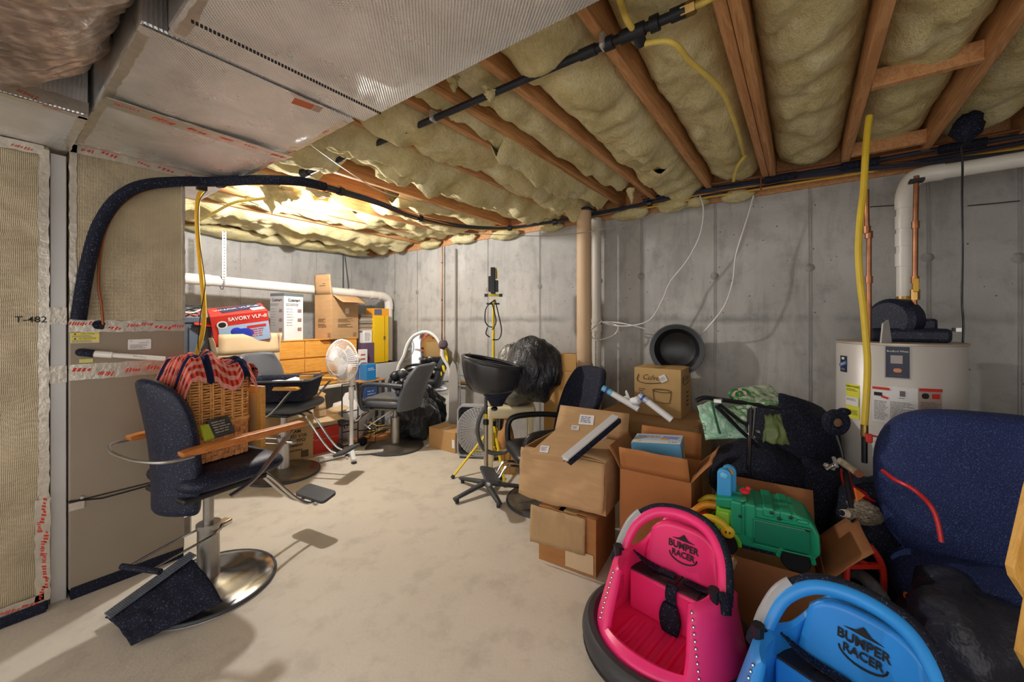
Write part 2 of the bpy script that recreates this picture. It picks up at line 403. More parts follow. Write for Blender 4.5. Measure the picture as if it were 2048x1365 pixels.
for k, (px, py, ry, rz) in enumerate(((1262, 428, .16, .05), (1345, 412, .14, .05), (1395, 405, .09, .04), (1475, 392, .11, .045), (1010, 470, .2, .05), (925, 478, .2, .06), (860, 490, .18, .05), (1100, 455, .14, .04))):
    p = P(px, py, x=3.72); lump((3.72, p.y, p.z), .08, ry, rz, k * 1.7)
for k, px in enumerate((440, 500, 560, 610, 660, 700)):
    p = P(px, 478 + k * 7, y=5.4); lump((p.x, 5.4, 2.47), .3, .13, .06, k * 2.9 + 40)
# ---------------------------------------------------------------- the lamp
bp = P(643, 425, z=2.45)
lampm = NT('bulb_glow'); lampm.b.inputs['Emission Color'].default_value = (1, .975, .93, 1); lampm.b.inputs['Emission Strength'].default_value = BULB_STRENGTH; lampm.b.inputs['Base Color'].default_value = (1, 1, 1, 1)
lt = thing('ceiling_bulb', 'bare glowing light bulb in a white socket under the joists', 'light bulb', bp)
mb = MB(TR(bp)); mb.lathe([(0, -.058), (.025, -.052), (.041, -.03), (.044, -.008), (.038, .015), (.022, .035), (.014, .045)], 20); mb.build('glass_bulb', lampm.m, lt)
mb = MB(TR(bp)); mb.lathe([(.014, .045), (.022, .047), (.026, .075), (.06, .08), (.06, .098), (0, .1)], 20); mb.build('socket', white, lt)
# ================================================================ furnace, ducts, pipes
foilm = foil('foil_facing', (240, 241, 243), .30, 34, .35, .25, .82)
foilt = foil('foil_kraft_tan', (186, 172, 144), .42, 75, .35, .3, .5)
foilw = foil('crinkled_foil_wrap', (196, 180, 168), .30, 9, .9, .45, .55)
tapem = M_('silver_tape', (205, 198, 186), .33, .75, (25, .12), (40, .35, .006))
cab = M_('furnace_brown_steel', (150, 138, 122), .42, .25, (3, .05))
cabd = M_('furnace_grey_steel', (126, 124, 122), .35, .5, (3, .1))
FY = 3.05
def scrib(M, n, parent, seed, w=.035, h=.02, m=None):
    """red slanted ticks printed on tape"""
    mb = MB(); rr = random.Random(seed)
    for i in range(n):
        x = -w / 2 + w * i / n + .004 * rr.random(); a = h * (.5 + .6 * rr.random()); q = w / n * .6
        mb.prism([(x, -a / 2), (x + q, -a / 2), (x + q + .006, a / 2), (x + .006, a / 2)], .0007, M)
    return mb.build('tape_print', m or redp, parent, smooth=0, kind='stuff')
def tape(p0, p1, w, nrm, parent, marks=0, seed=0, red=None):
    p0 = V(p0); p1 = V(p1); nrm = V(nrm); d = (p1 - p0); L = d.length; up = nrm.cross(d)
    M = frame((p0 + p1) / 2, d, up); mb = MB(); k = max(4, int(L / .03)); rr = random.Random(seed)
    top = [(-L / 2 + L * i / k, w / 2 + .006 * (rr.random() - .5)) for i in range(k + 1)]
    bot = [(-L / 2 + L * i / k, -w / 2 + .006 * (rr.random() - .5)) for i in range(k, -1, -1)]
    mb.prism(bot[::-1][::1] and (bot + top), .002, M)
    o = mb.build('foil_tape', tapem, parent, smooth=0)
    for i in range(marks):
        x = -L / 2 + L * (i + .5 + .3 * (rr.random() - .5)) / marks
        scrib(M @ TR((x, (rr.random() - .5) * w * .5, .0022), rz=rr.uniform(-.25, .1)), rr.choice((4, 5, 7)), parent, seed * 31 + i, rr.uniform(.045, .08), w * .3, red)
    return o
FX0, FX1 = .283, .757
# --- furnace
fu = thing('furnace', 'tall brown steel furnace cabinet under the foil plenum, beside the wrapped duct', 'furnace', (.52, FY, 0))
MB().box(FX0, FX1, FY, FY + .72, .05, .50).build('lower_door', cab, fu, 0, bevel=.006)
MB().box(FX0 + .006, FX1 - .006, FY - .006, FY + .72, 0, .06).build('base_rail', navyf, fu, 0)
def door(u, v): return (FX0 + (FX1 - FX0) * u, FY - .012 * math.sin(PI * u), .505 + .685 * v)
mb = MB(); mb.box(FX0, FX1, FY + .002, FY + .72, .505, 1.19); mb.build('upper_door', cab, fu, 0, bevel=.006)
MB().box(FX0, FX1, FY - .002, FY + .72, 1.19, 1.44).build('coil_cabinet', cab, fu, 0, bevel=.006)
MB().tube([(FX0, FY - .003, .512), (FX0 + .12, FY - .012, .488), (FX0 + .3, FY - .012, .492), (FX1, FY - .003, .52)], .004, 6).build('door_lip', black, fu)
for x, z in ((.33, .515), (.62, .56)):
    mb = MB(); mb.lathe([(0, .006), (.008, .005), (.011, 0)], 10, frame((x, FY - .001, z), (1, 0, 0), (0, 0, 1))); mb.build('door_screw', chrome, fu)
FN = lambda x, z, dy=-.004: frame((x, FY + dy, z), (1, 0, 0), (0, 0, 1))
a = P(170, 676, y=FY); d = decal(FN(a.x, a.z), .105, .055, M_('cream_label', (226, 214, 160), .6), fu, 'warning_label', .0012, .004)
for dz, s in ((.021, 'CAUTION'), (-.004, 'ATTENTION')):
    decal(FN(a.x, a.z + dz, -.0054), .1045, .011, ylab, d, 'yellow_band', .0005)
    text(s, .011, FN(a.x + .008, a.z + dz, -.0062), ink, d, shear=.2)
    mb = MB(); q = FN(a.x - .036, a.z + dz, -.0062); mb.prism([(-.005, -.004), (.005, -.004), (0, .005)], .0003, q); mb.build('warning_triangle', ink, d, smooth=0)
lines(FN(a.x, a.z + .0085, -.0056), .094, .011, 3, inkg, d); lines(FN(a.x, a.z - .018, -.0056), .094, .015, 3, inkg, d)
b = P(279, 689, y=FY); d = decal(FN(b.x, b.z), .098, .058, paper, fu, 'rating_label', .0012, .006)
text('400000026-1', .009, FN(b.x + .02, b.z + .008, -.0056), inkg, d); lines(FN(b.x, b.z - .012, -.0056), .08, .024, 4, inkg, d, rag=.7)
text('CE', .009, FN(b.x - .036, b.z + .02, -.0056), inkg, d); text('UL', .009, FN(b.x + .036, b.z + .02, -.0056), inkg, d)
zt0 = 1.415; tape((FX0, FY - .003, 1.175), (FX1, FY - .003, 1.175), .085, (0, -1, 0), fu, 5, 3)
tape((FX0, FY - .004, zt0), (FX1, FY - .004, zt0), .062, (0, -1, 0), fu, 7, 5)
MB().box(FX0 - .062, FX0 - .004, FY + .03, FY + .7, 0, 2.30).build('filter_rack', M_('filter_rack_metal', (206, 206, 206), .38, .55, (3, .06)), fu, 0, bevel=.004)
tape((FX0 - .062, FY + .028, 1.47), (FX0 - .004, FY + .028, 1.47), .09, (0, -1, 0), fu, 0, 8)
tape((FX0 - .062, FY + .028, 1.17), (FX0 - .004, FY + .028, 1.17), .09, (0, -1, 0), fu, 0, 9)
MB().box(FX0, FX0 + .055, FY - .006, FY - .001, 0.46, .5).build('door_latch', tapem, fu, 0)
# right-hand flange at floor
MB().box(FX1, FX1 + .05, FY + .05, FY + .3, .10, .22).build('drain_trap', steel, fu, 0, bevel=.01)
# --- plenum
pl = thing('supply_plenum', 'tan foil duct board plenum standing on the furnace', 'air duct', (.52, FY, 1.44))
MB().box(FX0 + .004, FX1, FY - .004, FY + .70, 1.44, 2.372).build('plenum_panel', foilt, pl, 0, bevel=.008)
tape((FX0, FY - .006, 2.345), (.93, FY - .006, 2.345), .05, (0, -1, 0), pl, 6, 11)
tape((FX0 + .014, FY - .006, 1.46), (FX0 + .014, FY - .006, 2.36), .026, (0, -1, 0), pl, 0, 12)
tape((FX1 - .006, FY - .006, 1.46), (FX1 - .006, FY - .006, 2.3), .014, (0, -1, 0), pl, 0, 13)
# --- return duct
rd = thing('return_duct', 'wide tan foil wrapped return duct at the far left, left of the furnace', 'air duct', (-.2, FY, 0))
def rdf(u, v):
    x = -.75 + .965 * u; z = .035 + 2.28 * v
    return (x, FY - .004 + .010 * NZ.noise(V((x * 5, z * 4, 2))) + .006 * abs(NZ.noise(V((x * 9, z * 14 + x * 6, 5)))), z)
mb = MB(); mb.grid(rdf, 50, 110); mb.build('wrapped_face', foilt, rd, smooth=80)
MB().box(-.75, .213, FY + .006, FY + .7, 0.03, 2.315).build('duct_body', foilt, rd, 0)
tape((.2, FY - .010, .05), (.2, FY - .010, 2.3), .035, (0, -1, 0), rd, 0, 21)
tape((.196, FY - .013, .06), (.196, FY - .013, .56), .05, (0, -1, 0), rd, 9, 22)
tape((-.7, FY - .013, .065), (.2, FY - .013, .065), .05, (0, -1, 0), rd, 12, 23)
tape((-.7, FY - .013, 2.29), (.2, FY - .013, 2.29), .05, (0, -1, 0), rd, 8, 24, redm)
e = P(62, 640, y=FY); text('T-482', .042, FN(e.x, e.z, -.016), ink, rd, bold=.01)
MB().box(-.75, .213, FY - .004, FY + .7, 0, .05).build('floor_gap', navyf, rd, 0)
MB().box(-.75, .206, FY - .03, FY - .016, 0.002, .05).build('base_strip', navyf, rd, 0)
# --- trunk
tk = thing('supply_trunk_duct', 'long silver foil supply trunk duct running overhead from the furnace', 'air duct', (.66, 1.3, 2.37))
def und(x0, x1, y0, y1, z, amp, seed):
    def fn(u, v):
        x = x0 + (x1 - x0) * u; y = y0 + (y1 - y0) * v; e = min(1, 8 * min(u, 1 - u, v, 1 - v))
        return (x, y, z - amp * e * max(.3, .7 + .7 * NZ.noise(V((x * 3, y * 2.2, seed)))))
    return fn
MB().grid(und(.30, 1.03, 1.655, 3.05, 2.366, .012, 1), 30, 50).build('underside_panel', foilm, tk, smooth=80)
MB().grid(und(.36, 1.055, -1.2, 1.625, 2.362, .016, 4), 30, 80).build('underside_panel', foilm, tk, smooth=80)
MB().box(.30, 1.03, 1.655, 3.75, 2.372, 2.76).build('duct_section', foilm, tk, 0, bevel=.01)
MB().box(.36, 1.055, -1.2, 1.625, 2.368, 2.76).build('duct_section', foilm, tk, 0, bevel=.012)
MB().box(.37, 1.02, 1.62, 1.66, 2.385, 2.7).build('section_joint', blackm, tk, 0)
tape((.31, 2.31, 2.350), (1.03, 2.31, 2.350), .10, (0, 0, -1), tk, 6, 31)
tape((.315, 2.27, 2.346), (1.03, 2.27, 2.346), .03, (0, 0, -1), tk, 0, 36)
tape((.318, 1.70, 2.3645), (.318, 3.0, 2.3645), .03, (0, 0, -1), tk, 0, 32)
tape((1.012, 1.70, 2.3645), (1.012, 3.0, 2.3645), .03, (0, 0, -1), tk, 4, 33)
tape((.385, -1.1, 2.3605), (.385, 1.6, 2.3605), .03, (0, 0, -1), tk, 0, 34)
tape((.32, 3.03, 2.3645), (1.03, 3.03, 2.3645), .03, (0, 0, -1), tk, 0, 35)
mb = MB()
for i in range(60):
    x = .38 + .66 * i / 60; mb.box(x, x + .007, 1.4665, 1.4695, 2.336, 2.346)
mb.build('staple_row', ink, tk, 0, kind='stuff')
c = P(606, 205, z=2.348); M = frame((c.x, c.y, 2.3425), (.6, -.1, 0), (0, -1, 0))
decal(M, .075, .05, M_('orange_sticker', (186, 92, 52), .6), tk, 'orange_sticker', .002)
decal(M @ TR((.055, 0, 0)), .03, .05, M_('clear_tape', (150, 130, 118), .3), tk, 'clear_tape', .002)
# side box left of trunk
sb = thing('return_air_box', 'foil faced return box overhead, above the wide wrapped duct', 'air duct', (-.2, 2.75, 2.31))
MB().box(-1.2, .285, 2.46, 3.2, 2.318, 2.74).build('box_panel', foilm, sb, 0, bevel=.01)
tape((-.8, 2.475, 2.316), (.285, 2.475, 2.316), .04, (0, 0, -1), sb, 6, 41, redm)
tape((-.8, 2.458, 2.35), (.285, 2.458, 2.35), .05, (0, -1, 0), sb, 4, 42, redm)
tape((.27, 2.47, 2.316), (.27, 3.03, 2.316), .03, (0, 0, -1), sb, 0, 43)
# flex duct
fx = thing('flexible_duct', 'fat crinkled foil flexible duct bulging overhead at the top left corner', 'air duct', (-.12, 1.9, 2.2))
def flx(u, v):
    a = 2 * PI * u; y = 2.44 - 2.6 * v
    r = .345 * (1 - .35 * math.exp(-((v) / .05) ** 2)) + .022 * NZ.noise(V((math.cos(a) * 3, y * 7, math.sin(a) * 3))) + .022 * abs(NZ.noise(V((a * 2.2, y * 24, 2)))) + .008 * math.sin(y * 95 + 3 * math.sin(a * 2))
    return (-.12 + r * 1.14 * math.cos(a), y, 2.52 - .10 * v + r * .78 * math.sin(a))
MB().grid(flx, 56, 130, True).build('foil_jacket', foilw, fx, smooth=80)
MB().tube([(-.14 + .2 * math.cos(a), 2.452, 2.56 + .2 * math.sin(a)) for a in [2 * PI * i / 20 for i in range(20)]], .02, 6, True).build('duct_collar', navyf, fx)
# --- line set and cables
ls = thing('refrigerant_line', 'thick dark insulated refrigerant line curving down the plenum face to the furnace', 'pipe', P(160, 640, y=FY - .03))
pts = [P(*p, y=FY - .045) for p in ((157, 640), (166, 580), (178, 520), (196, 458), (226, 408), (262, 380), (300, 368), (350, 364), (385, 363), (408, 364))] + [P(450, 363, z=2.33), P(520, 360, z=2.33), P(600, 363, z=2.35), P(650, 374, z=2.36)]
MB().tube(cr(pts, 6), .030, 12).build('insulated_pipe', navyf, ls)
pts = [P(*p, y=FY - .03) for p in ((206, 650), (203, 610), (197, 570), (199, 520), (210, 465), (234, 420), (270, 390), (310, 376), (380, 366))]
MB().tube(cr(pts, 6), .006, 8).build('copper_tube', M_('rust_copper', (150, 84, 46), .45, .4), ls)
q = P(205, 655, y=FY - .03); MB().cyl(q + V((0, 0, .02)), q + V((0, .03, -.004)), .011).build('pipe_fitting', black, ls)
MB().lathe([(0, 0), (.022, 0), (.024, .012), (0, .014)], 12, frame(P(196, 650, y=FY - .002), (1, 0, 0), (0, 0, 1))).build('grommet', navyf, ls)
def wire(name, label, cat, pts, r, m, n=6, group=None, sm=6):
    o = MB().tube(cr(pts, sm), r, n).build(name, m, smooth=60); return tag(o, label, cat, group)
bpts = [P(398, 363, y=3.0), P(440, 366, z=2.335), P(520, 362, z=2.335), P(600, 364, z=2.36), P(680, 382, z=2.37), P(760, 408, z=2.40), P(840, 437, z=2.41), P(930, 455, z=2.42), P(1020, 456, z=2.43), P(1110, 444, z=2.46), P(1200, 428, x=3.66), P(1300, 407, x=3.66), P(1400, 386, x=3.66), P(1500, 371, x=3.66), P(1600, 355, x=3.66), P(1700, 343, x=3.66), P(1800, 333, x=3.66), P(1960, 318, x=3.66), P(2100, 300, x=3.66)]
bd = thing('cable_bundle', 'dark cable bundle sagging under the joists from the furnace to the right wall', 'cable', bpts[0])
rr = random.Random(4)
for k, (r, m, off) in enumerate(((.015, M_('dark_cable', (42, 48, 66), .5), 0), (.012, M_('dark_cable', (42, 48, 66), .5), .02), (.006, M_('orange_wire', (206, 134, 70), .5), .026), (.006, M_('ochre_wire', (214, 168, 62), .5), -.022), (.005, M_('brown_wire', (120, 70, 40), .5), -.03))):
    pp = [V(p) + V((0, 0, off * .5 + rr.uniform(-.006, .006))) + V((rr.uniform(-.007, .007), rr.uniform(-.007, .007), 0)) + V((0, -off * .5, 0)) for p in bpts]
    MB().tube(cr(pp, 6), r, 8).build('cable', m, bd)
for i in (1, 4, 6, 8, 9, 11):
    p = V(bpts[i]); q = V(bpts[i + 1]); t_ = (q - p).normalized()
    MB().tube([p - t_ * .02, p + t_ * .02], .032, 10).build('cable_tie', black, bd)
q = P(404, 372, z=2.33); MB().box(q.x - .03, q.x + .03, q.y - .01, q.y + .02, 2.30, 2.36).build('black_tape_wrap', black, bd, 0, bevel=.006)
cbl = thing('cable_run', 'dark and brown cables stapled along the top of the right concrete wall', 'cables', (3.68, 0, 2.5))
for k, (z, m, r) in enumerate(((2.50, 'dark_cable', .012), (2.52, 'brown_wire', .010), (2.545, 'dark_cable', .014), (2.47, 'ochre_wire', .008), (2.565, 'brown_wire', .011))):
    yy = [1.2, .8, .3, -.2, -.7, -1.2, -1.9]
    MB().tube(cr([(3.72 - .02 * k, y, z + rr.uniform(-.012, .012) + (.012 if y > .5 else 0)) for y in yy], 5), r, 6).build('cable', MATS[m], cbl)
for k, px in enumerate((1560, 1720, 1925)):
    p = P(px, 340, x=3.62); MB().tube([(3.63, p.y - .10, 2.53), (3.63, p.y + .10, 2.53)], .028, 10).build('sleeve', navyf, cbl)
def at(px, py, m='x', k=3.66): return P(px, py, **{m: k})
# iron gas pipe
gp = thing('gas_pipe', 'black iron gas pipe strapped under the joists, ending in a tee near the middle', 'pipe', (1.44, 1.6, 2.52))
zz = 2.515
A = P(862, 240, z=zz); B = P(1372, 20, z=zz); D_ = (A - B).normalized(); far = A + D_ * 1.38
MB().tube([far, far * .5 + A * .5, A, B + D_ * .04], .017, 12).build('pipe_run', blackm, gp)
for s, L, r in ((.0, .05, .023), (.09, .03, .028), (.14, .09, .025), (.26, .035, .026), (.33, .07, .022)):
    MB().cyl(B + D_ * s, B + D_ * (s + L), r, None, 12).build('pipe_fitting', blackm, gp)
MB().cyl(B + D_ * -.03, B + D_ * .015, .024, None, 6).build('brass_nut', brass, gp)
MB().cyl(B + D_ * .17, B + D_ * .17 + V((.05, .0, -.02)), .022, None, 12).build('tee_outlet', blackm, gp)
MB().cyl(far, far + V((0, 0, .12)), .022, None, 12).build('pipe_elbow', blackm, gp)
MB().cyl(far + D_ * -.02, far + D_ * -.1, .024, None, 12).build('pipe_fitting', blackm, gp)
for px, py in ((867, 236), (1207, 88)):
    q = P(px, py, z=zz); MB().box(q.x - .025, q.x + .025, q.y - .012, q.y + .012, zz - .021, zz + .04).build('pipe_strap', galv, gp, 0, bevel=.01)
s0 = B + D_ * .17
wire('gas_tube', 'yellow flexible gas tube curving from the pipe tee to the double joist', 'gas tube', [s0 + V((.05, 0, -.02)), P(1342, 84, z=2.46), P(1382, 125, z=2.46), P(1440, 178, z=2.48), P(1465, 230, z=2.5), P(1482, 285, z=2.52), P(1487, 310, z=2.57)], .011, csst, 8)
wire('gas_tube', 'yellow flexible gas tube dropping from the ceiling top into the pipe', 'gas tube', [P(1232, -20, z=2.62), P(1243, 10, z=2.58), P(1253, 38, z=2.53), P(1268, 62, z=2.515)], .012, csst, 8)
wire('gas_tube', 'yellow gas tube leaving the brass nut past the double joist', 'gas tube', [P(1366, 20, z=2.515), P(1400, 8, z=2.52), P(1450, -20, z=2.53)], .012, csst, 8)
wire('gas_tube', 'short yellow tube curl at the wall end of the double joist', 'gas tube', [P(1490, 312, z=2.56), P(1474, 335, z=2.53), P(1467, 362, z=2.5)], .011, csst, 8)
wire('gas_tube', 'pale yellow gas tube crossing the batts left of the bulb', 'gas tube', [P(398, 442, z=2.44), P(430, 425, z=2.44), P(470, 405, z=2.44), P(520, 398, z=2.45), P(560, 392, z=2.48)], .012, csst, 8)
wire('gas_tube', 'bright yellow gas tube hanging beside the furnace with a black wire', 'gas tube', [P(*p, d=2.75) for p in ((412, 375), (398, 392), (394, 430), (396, 480), (402, 545), (408, 610), (406, 660), (396, 700), (388, 718))], .0135, csst2, 8)
wire('thin_wire', 'thin black wire clipped to the bright yellow hanging gas tube', 'wire', [P(*p, d=2.72) for p in ((415, 380), (400, 400), (397, 440), (400, 490), (407, 540), (410, 575), (401, 630), (396, 690), (402, 705))], .003, black, 5)
wire('thin_wire', 'thin grey cable hanging under the joists from trunk to mid ceiling', 'wire', [P(*p, z=2.42) for p in ((612, 282), (650, 310), (700, 345), (760, 382), (830, 405), (900, 425))], .004, M_('pale_cable', (180, 168, 150), .5), 5)
wire('thin_wire', 'thin cable crossing in front of the white standpipe top', 'wire', [P(*p, d=3.7) for p in ((905, 465), (1000, 470), (1100, 472), (1200, 460), (1290, 435), (1370, 400), (1420, 380))], .004, MATS['pale_cable'], 5)
for px, s in ((1520, 0),):
    q = P(1522, 375, x=3.60); tag(MB().tube([q + V((0, 0, .09)), q, q - V((0, 0, .02))], .006, 6).build('cable_clamp', copper), 'copper clamp hanging under the double joist end', 'clamp')
# furnace condensate
cp = thing('condensate_pipe', 'white pvc condensate pipe slanting across the furnace front', 'pipe', P(200, 710, y=FY - .06))
a, b = P(188, 708, y=FY - .05), P(330, 718, y=FY - .16)
MB().tube([a, b], .013, 10).build('pipe', pvc, cp); MB().cyl(a, a.lerp(b, .25), .017).build('coupling', pvc, cp)
MB().tube([P(160, 705, y=FY - .0), P(170, 706, y=FY - .04), a], .02, 10).build('dark_elbow', navyf, cp)
dd = (b - a).normalized(); text('PVC RX12', .012, frame(a.lerp(b, .62) + V((0, -.0138, 0)), dd, (0, 0, 1)), ink, cp)
decal(FN(P(172, 722, y=FY).x, P(172, 722, y=FY).z, -.005), .05, .02, M_('lime_tag', (214, 216, 120), .6), cp, 'yellow_tag')
# back wall drain
dp = thing('drain_pipe', 'fat white pvc drain pipe along the back wall turning down near the corner', 'pipe', (2.6, 5.4, 1.8))
yb = 5.05
a = P(340, 554, y=yb); b = P(764, 592, y=yb); c = b + V((.09, 0, -.03))
MB().tube(cr([a, a.lerp(b, .5), b], 4), .057, 16).build('pipe_run', pvc, dp)
el = cr([b - V((.06, 0, 0)), b + V((.03, 0, -.01)), b + V((.10, 0, -.05)), b + V((.12, 0, -.12)), b + V((.12, 0, -.2))], 5)
MB().tube(el, .063, 16).build('pipe_elbow', pvc, dp)
MB().tube([b + V((.12, 0, -.15)), V((b.x + .12, yb, .02))], .056, 16).build('down_pipe', pvc, dp)
for t_ in (.12, .80, .93):
    p = a.lerp(b, t_); MB().tube([p - V((.035, 0, 0)), p + V((.035, 0, 0))], .063, 16).build('coupling', pvc, dp)
st = thing('perforated_strap', 'galvanised perforated strap hanging the white drain pipe', 'strap', P(444, 500, y=yb))
q = P(444, 465, y=yb); z1 = P(444, 560, y=yb).z
mb = MB()
for i in range(16):
    z = z1 + (q.z - z1) * i / 16; h = (q.z - z1) / 16
    mb.box(q.x - .018, q.x - .009, yb - .066, yb - .062, z, z + h); mb.box(q.x + .009, q.x + .018, yb - .066, yb - .062, z, z + h); mb.box(q.x - .01, q.x + .01, yb - .066, yb - .062, z, z + h * .45)
mb.build('strap_band', steel, st, 0)
mb = MB(); mb.tube([(q.x, yb + .067 * math.cos(a_), P(444, 567, y=yb).z + .067 * math.sin(a_)) for a_ in [2 * PI * i / 16 for i in range(16)]], .006, 6, True); mb.build('strap_loop', galv, st)
wire('hanger_wire', 'grey hanger wire above the upright carton on the back wall', 'wire', [P(686, 505, y=5.5), P(686, 582, y=5.46)], .006, dgrey)
wire('hanger_wire', 'bent grey hanger wire next to the corner carton', 'wire', [P(689, 508, y=5.5), P(694, 550, y=5.46), P(698, 592, y=5.42)], .006, dgrey)
# right wall: copper risers, column, standpipe
cv = thing('copper_riser', 'thin copper riser with brass elbow on the right wall near the corner', 'pipe', P(885, 600, x=3.74))
a = P(884, 492, x=3.74); b = P(884, 765, x=3.74)
MB().tube([a, b], .010, 8).build('pipe', copper, cv)
for py in (525, 600, 640): q = P(884, py, x=3.74); MB().cyl(q, q - V((0, 0, .012)), .014, None, 8).build('clip', blackm, cv)
MB().tube(cr([b, P(893, 765, x=3.74), P(935, 768, x=3.72)], 3), .012, 8).build('elbow_run', brass, cv)
MB().cyl(P(922, 767, x=3.72), P(940, 769, x=3.72), .022, None, 10).build('valve', brass, cv)
MB().cyl(P(884, 735, x=3.74), P(884, 728, x=3.70), .025, None, 8).build('shutoff', white, cv)
cd = tag(MB().tube([P(911, 498, x=3.77), P(911, 800, x=3.77)], .010, 8).build('conduit', M_('conduit_grey', (140, 134, 126), .6)), 'slim grey conduit right of the copper riser on the wall', 'conduit')
wire('thin_wire', 'thin black wire looping off the copper riser toward the salon bowl', 'wire', [P(*p, x=3.7) for p in ((886, 690), (893, 715), (897, 735), (910, 748), (940, 755))], .003, black, 5)
col = thing('support_column', 'round beige cardboard covered column against the right wall', 'column', (3.60, 1.72, 0))
ct = P(1168, 600, x=3.5)
MB().cyl((ct.x, ct.y, 0), (ct.x, ct.y, 2.5), .070, None, 24).build('shaft', M_('beige_column', (206, 176, 142), .6, 0, (3, .05)), col)
MB().box(ct.x - .09, ct.x + .09, ct.y - .09, ct.y + .09, 2.5, 2.515).build('top_plate', blackm, col, 0)
sp = thing('standpipe', 'white pvc standpipe right of the beige column', 'pipe', (3.68, 1.62, 0))
stp = P(1193, 600, x=3.70)
MB().cyl((stp.x, stp.y, 0), (stp.x, stp.y, 2.47), .045, None, 20).build('pipe', M_('aged_pvc', (206, 200, 190), .45), sp)
for z0, z1 in ((2.30, 2.46), (1.33, 1.40), (1.42, 1.46)):
    MB().cyl((stp.x, stp.y, z0), (stp.x, stp.y, z1), .052, None, 20).build('coupling', M_('aged_pvc', (206, 200, 190), .45), sp)
q = frame((stp.x - .046, stp.y - .01, 1.08), (0, 0, -1), (0, 1, 0)); lines(q, .32, .014, 1, ink, sp)
wl = [P(*p, x=3.62) for p in ((1400, 392), (1407, 420), (1400, 470), (1375, 520), (1340, 565), (1325, 600), (1300, 640), (1260, 652), (1225, 651), (1205, 645))]
wire('white_cable', 'white cable swinging from the wall top toward the white standpipe', 'cable', wl, .006, white)
wl = [P(*p, x=3.60) for p in ((1507, 392), (1495, 435), (1472, 510), (1466, 560), (1450, 610), (1420, 650))] + [P(1393, 676, x=3.72), P(1365, 684, x=3.76)]
wire('white_cable', 'white cable hanging down behind the round dark pan', 'cable', wl, .006, white)
wl = [P(*p, x=3.62) for p in ((1204, 642), (1180, 665), (1195, 680), (1228, 670), (1235, 652), (1205, 644), (1250, 648))] + [P(1320, 668, x=3.74), P(1345, 690, x=3.77)]
wire('white_cable', 'loop of white cable around the standpipe coupling', 'cable', wl, .006, white)
# water heater ----------------------------------------------------
hc = V((3.30, -.455, 0)); HR = .285
wh = thing('water_heater', 'tall grey white cylindrical water heater with warning stickers by the right wall', 'water heater', hc)
Th = TR(hc)
whm = M_('heater_enamel', (206, 202, 198), .35, .1, (2, .04))
MB(Th).lathe([(0, .04), (HR, .04), (HR, 1.30), (HR - .008, 1.312), (0, 1.312)], 48).build('tank', whm, wh)
MB(Th).lathe([(HR - .004, 1.305), (HR + .006, 1.307), (HR + .006, 1.318), (HR - .01, 1.322), (0, 1.322)], 48).build('top_rim', M_('heater_top', (190, 176, 160), .4, .3), wh)
for a_ in (0, 2.1, 4.2): MB(Th).cyl((.2 * math.cos(a_), .2 * math.sin(a_), 0), (.2 * math.cos(a_), .2 * math.sin(a_), .05), .02, None, 8).build('foot', black, wh)
def hdec(px, py, w, h, m, name, r=0, dr=.0): # curved label patch
    p = P(px, py, d=2.4); ray = (p - V((0, 0, EYE))); o = V((0, 0, EYE))
    dx, dy = ray.x, ray.y; A_ = dx * dx + dy * dy; B_ = -2 * (dx * hc.x + dy * hc.y); C_ = hc.x ** 2 + hc.y ** 2 - (HR) ** 2
    disc = max(0, B_ * B_ - 4 * A_ * C_); t_ = (-B_ - math.sqrt(disc)) / (2 * A_); q = o + ray * t_
    a0 = math.atan2(q.y - hc.y, q.x - hc.x); z0 = q.z; R_ = HR + .0012 + dr
    mb = MB(); mb.grid(lambda u, v: (hc.x + R_ * math.cos(a0 + (u - .5) * w / HR), hc.y + R_ * math.sin(a0 + (u - .5) * w / HR), z0 + (v - .5) * h), 10, 1)
    mb.build(name, m, wh, smooth=80)
    def F(x, y, e=.0008):
        a_ = a0 + x / HR; return frame((hc.x + (R_ + e) * math.cos(a_), hc.y + (R_ + e) * math.sin(a_), z0 + y), (-math.sin(a_), math.cos(a_), 0), (0, 0, 1))
    return F
F = hdec(1687, 728, .062, .10, M_('emblem_navy', (36, 42, 66), .5), 'round_emblem')
decal(F(0, .0) @ TR(rz=.35), .07, .022, M_('emblem_blue', (70, 110, 176), .5), wh, 'emblem_band')
text('SPIRIT', .018, F(0, 0, .003) @ TR(rz=.35), white, wh); decal(F(0, .034), .022, .014, paper, wh, 'emblem_flag'); decal(F(0, -.032), .03, .012, M_('emblem_grey', (110, 116, 130), .5), wh, 'emblem_shield')
F = hdec(1795, 725, .105, .185, M_('plate_frame', (150, 146, 142), .4, .5), 'panel_frame')
hdec(1795, 725, .095, .172, M_('plate_navy', (34, 40, 66), .45), 'control_panel', dr=.001)
text('Bradford White', .014, F(0, .06, .003), white, wh, sx=.95); decal(F(-.004, .015, .002), .048, .045, M_('plate_picture', (170, 160, 160), .5), wh, 'panel_picture'); decal(F(0, -.045, .002), .034, .022, M_('plate_orange', (214, 140, 104), .5), wh, 'panel_seal', .001, .0105)
lines(F(0, -.074, .0025), .07, .008, 2, inkg, wh)
F = hdec(1705, 803, .085, .205, M_('energy_yellow', (228, 226, 70), .55), 'energy_guide_label')
text('ENERGYGUIDE', .0125, F(0, .088), ink, wh, bold=.02); lines(F(0, .068), .07, .016, 3, ink, wh); decal(F(0, .0), .08, .05, paper, wh, 'label_window'); lines(F(0, .01, .0025), .07, .016, 2, ink, wh); lines(F(0, -.065), .07, .03, 4, ink, wh)
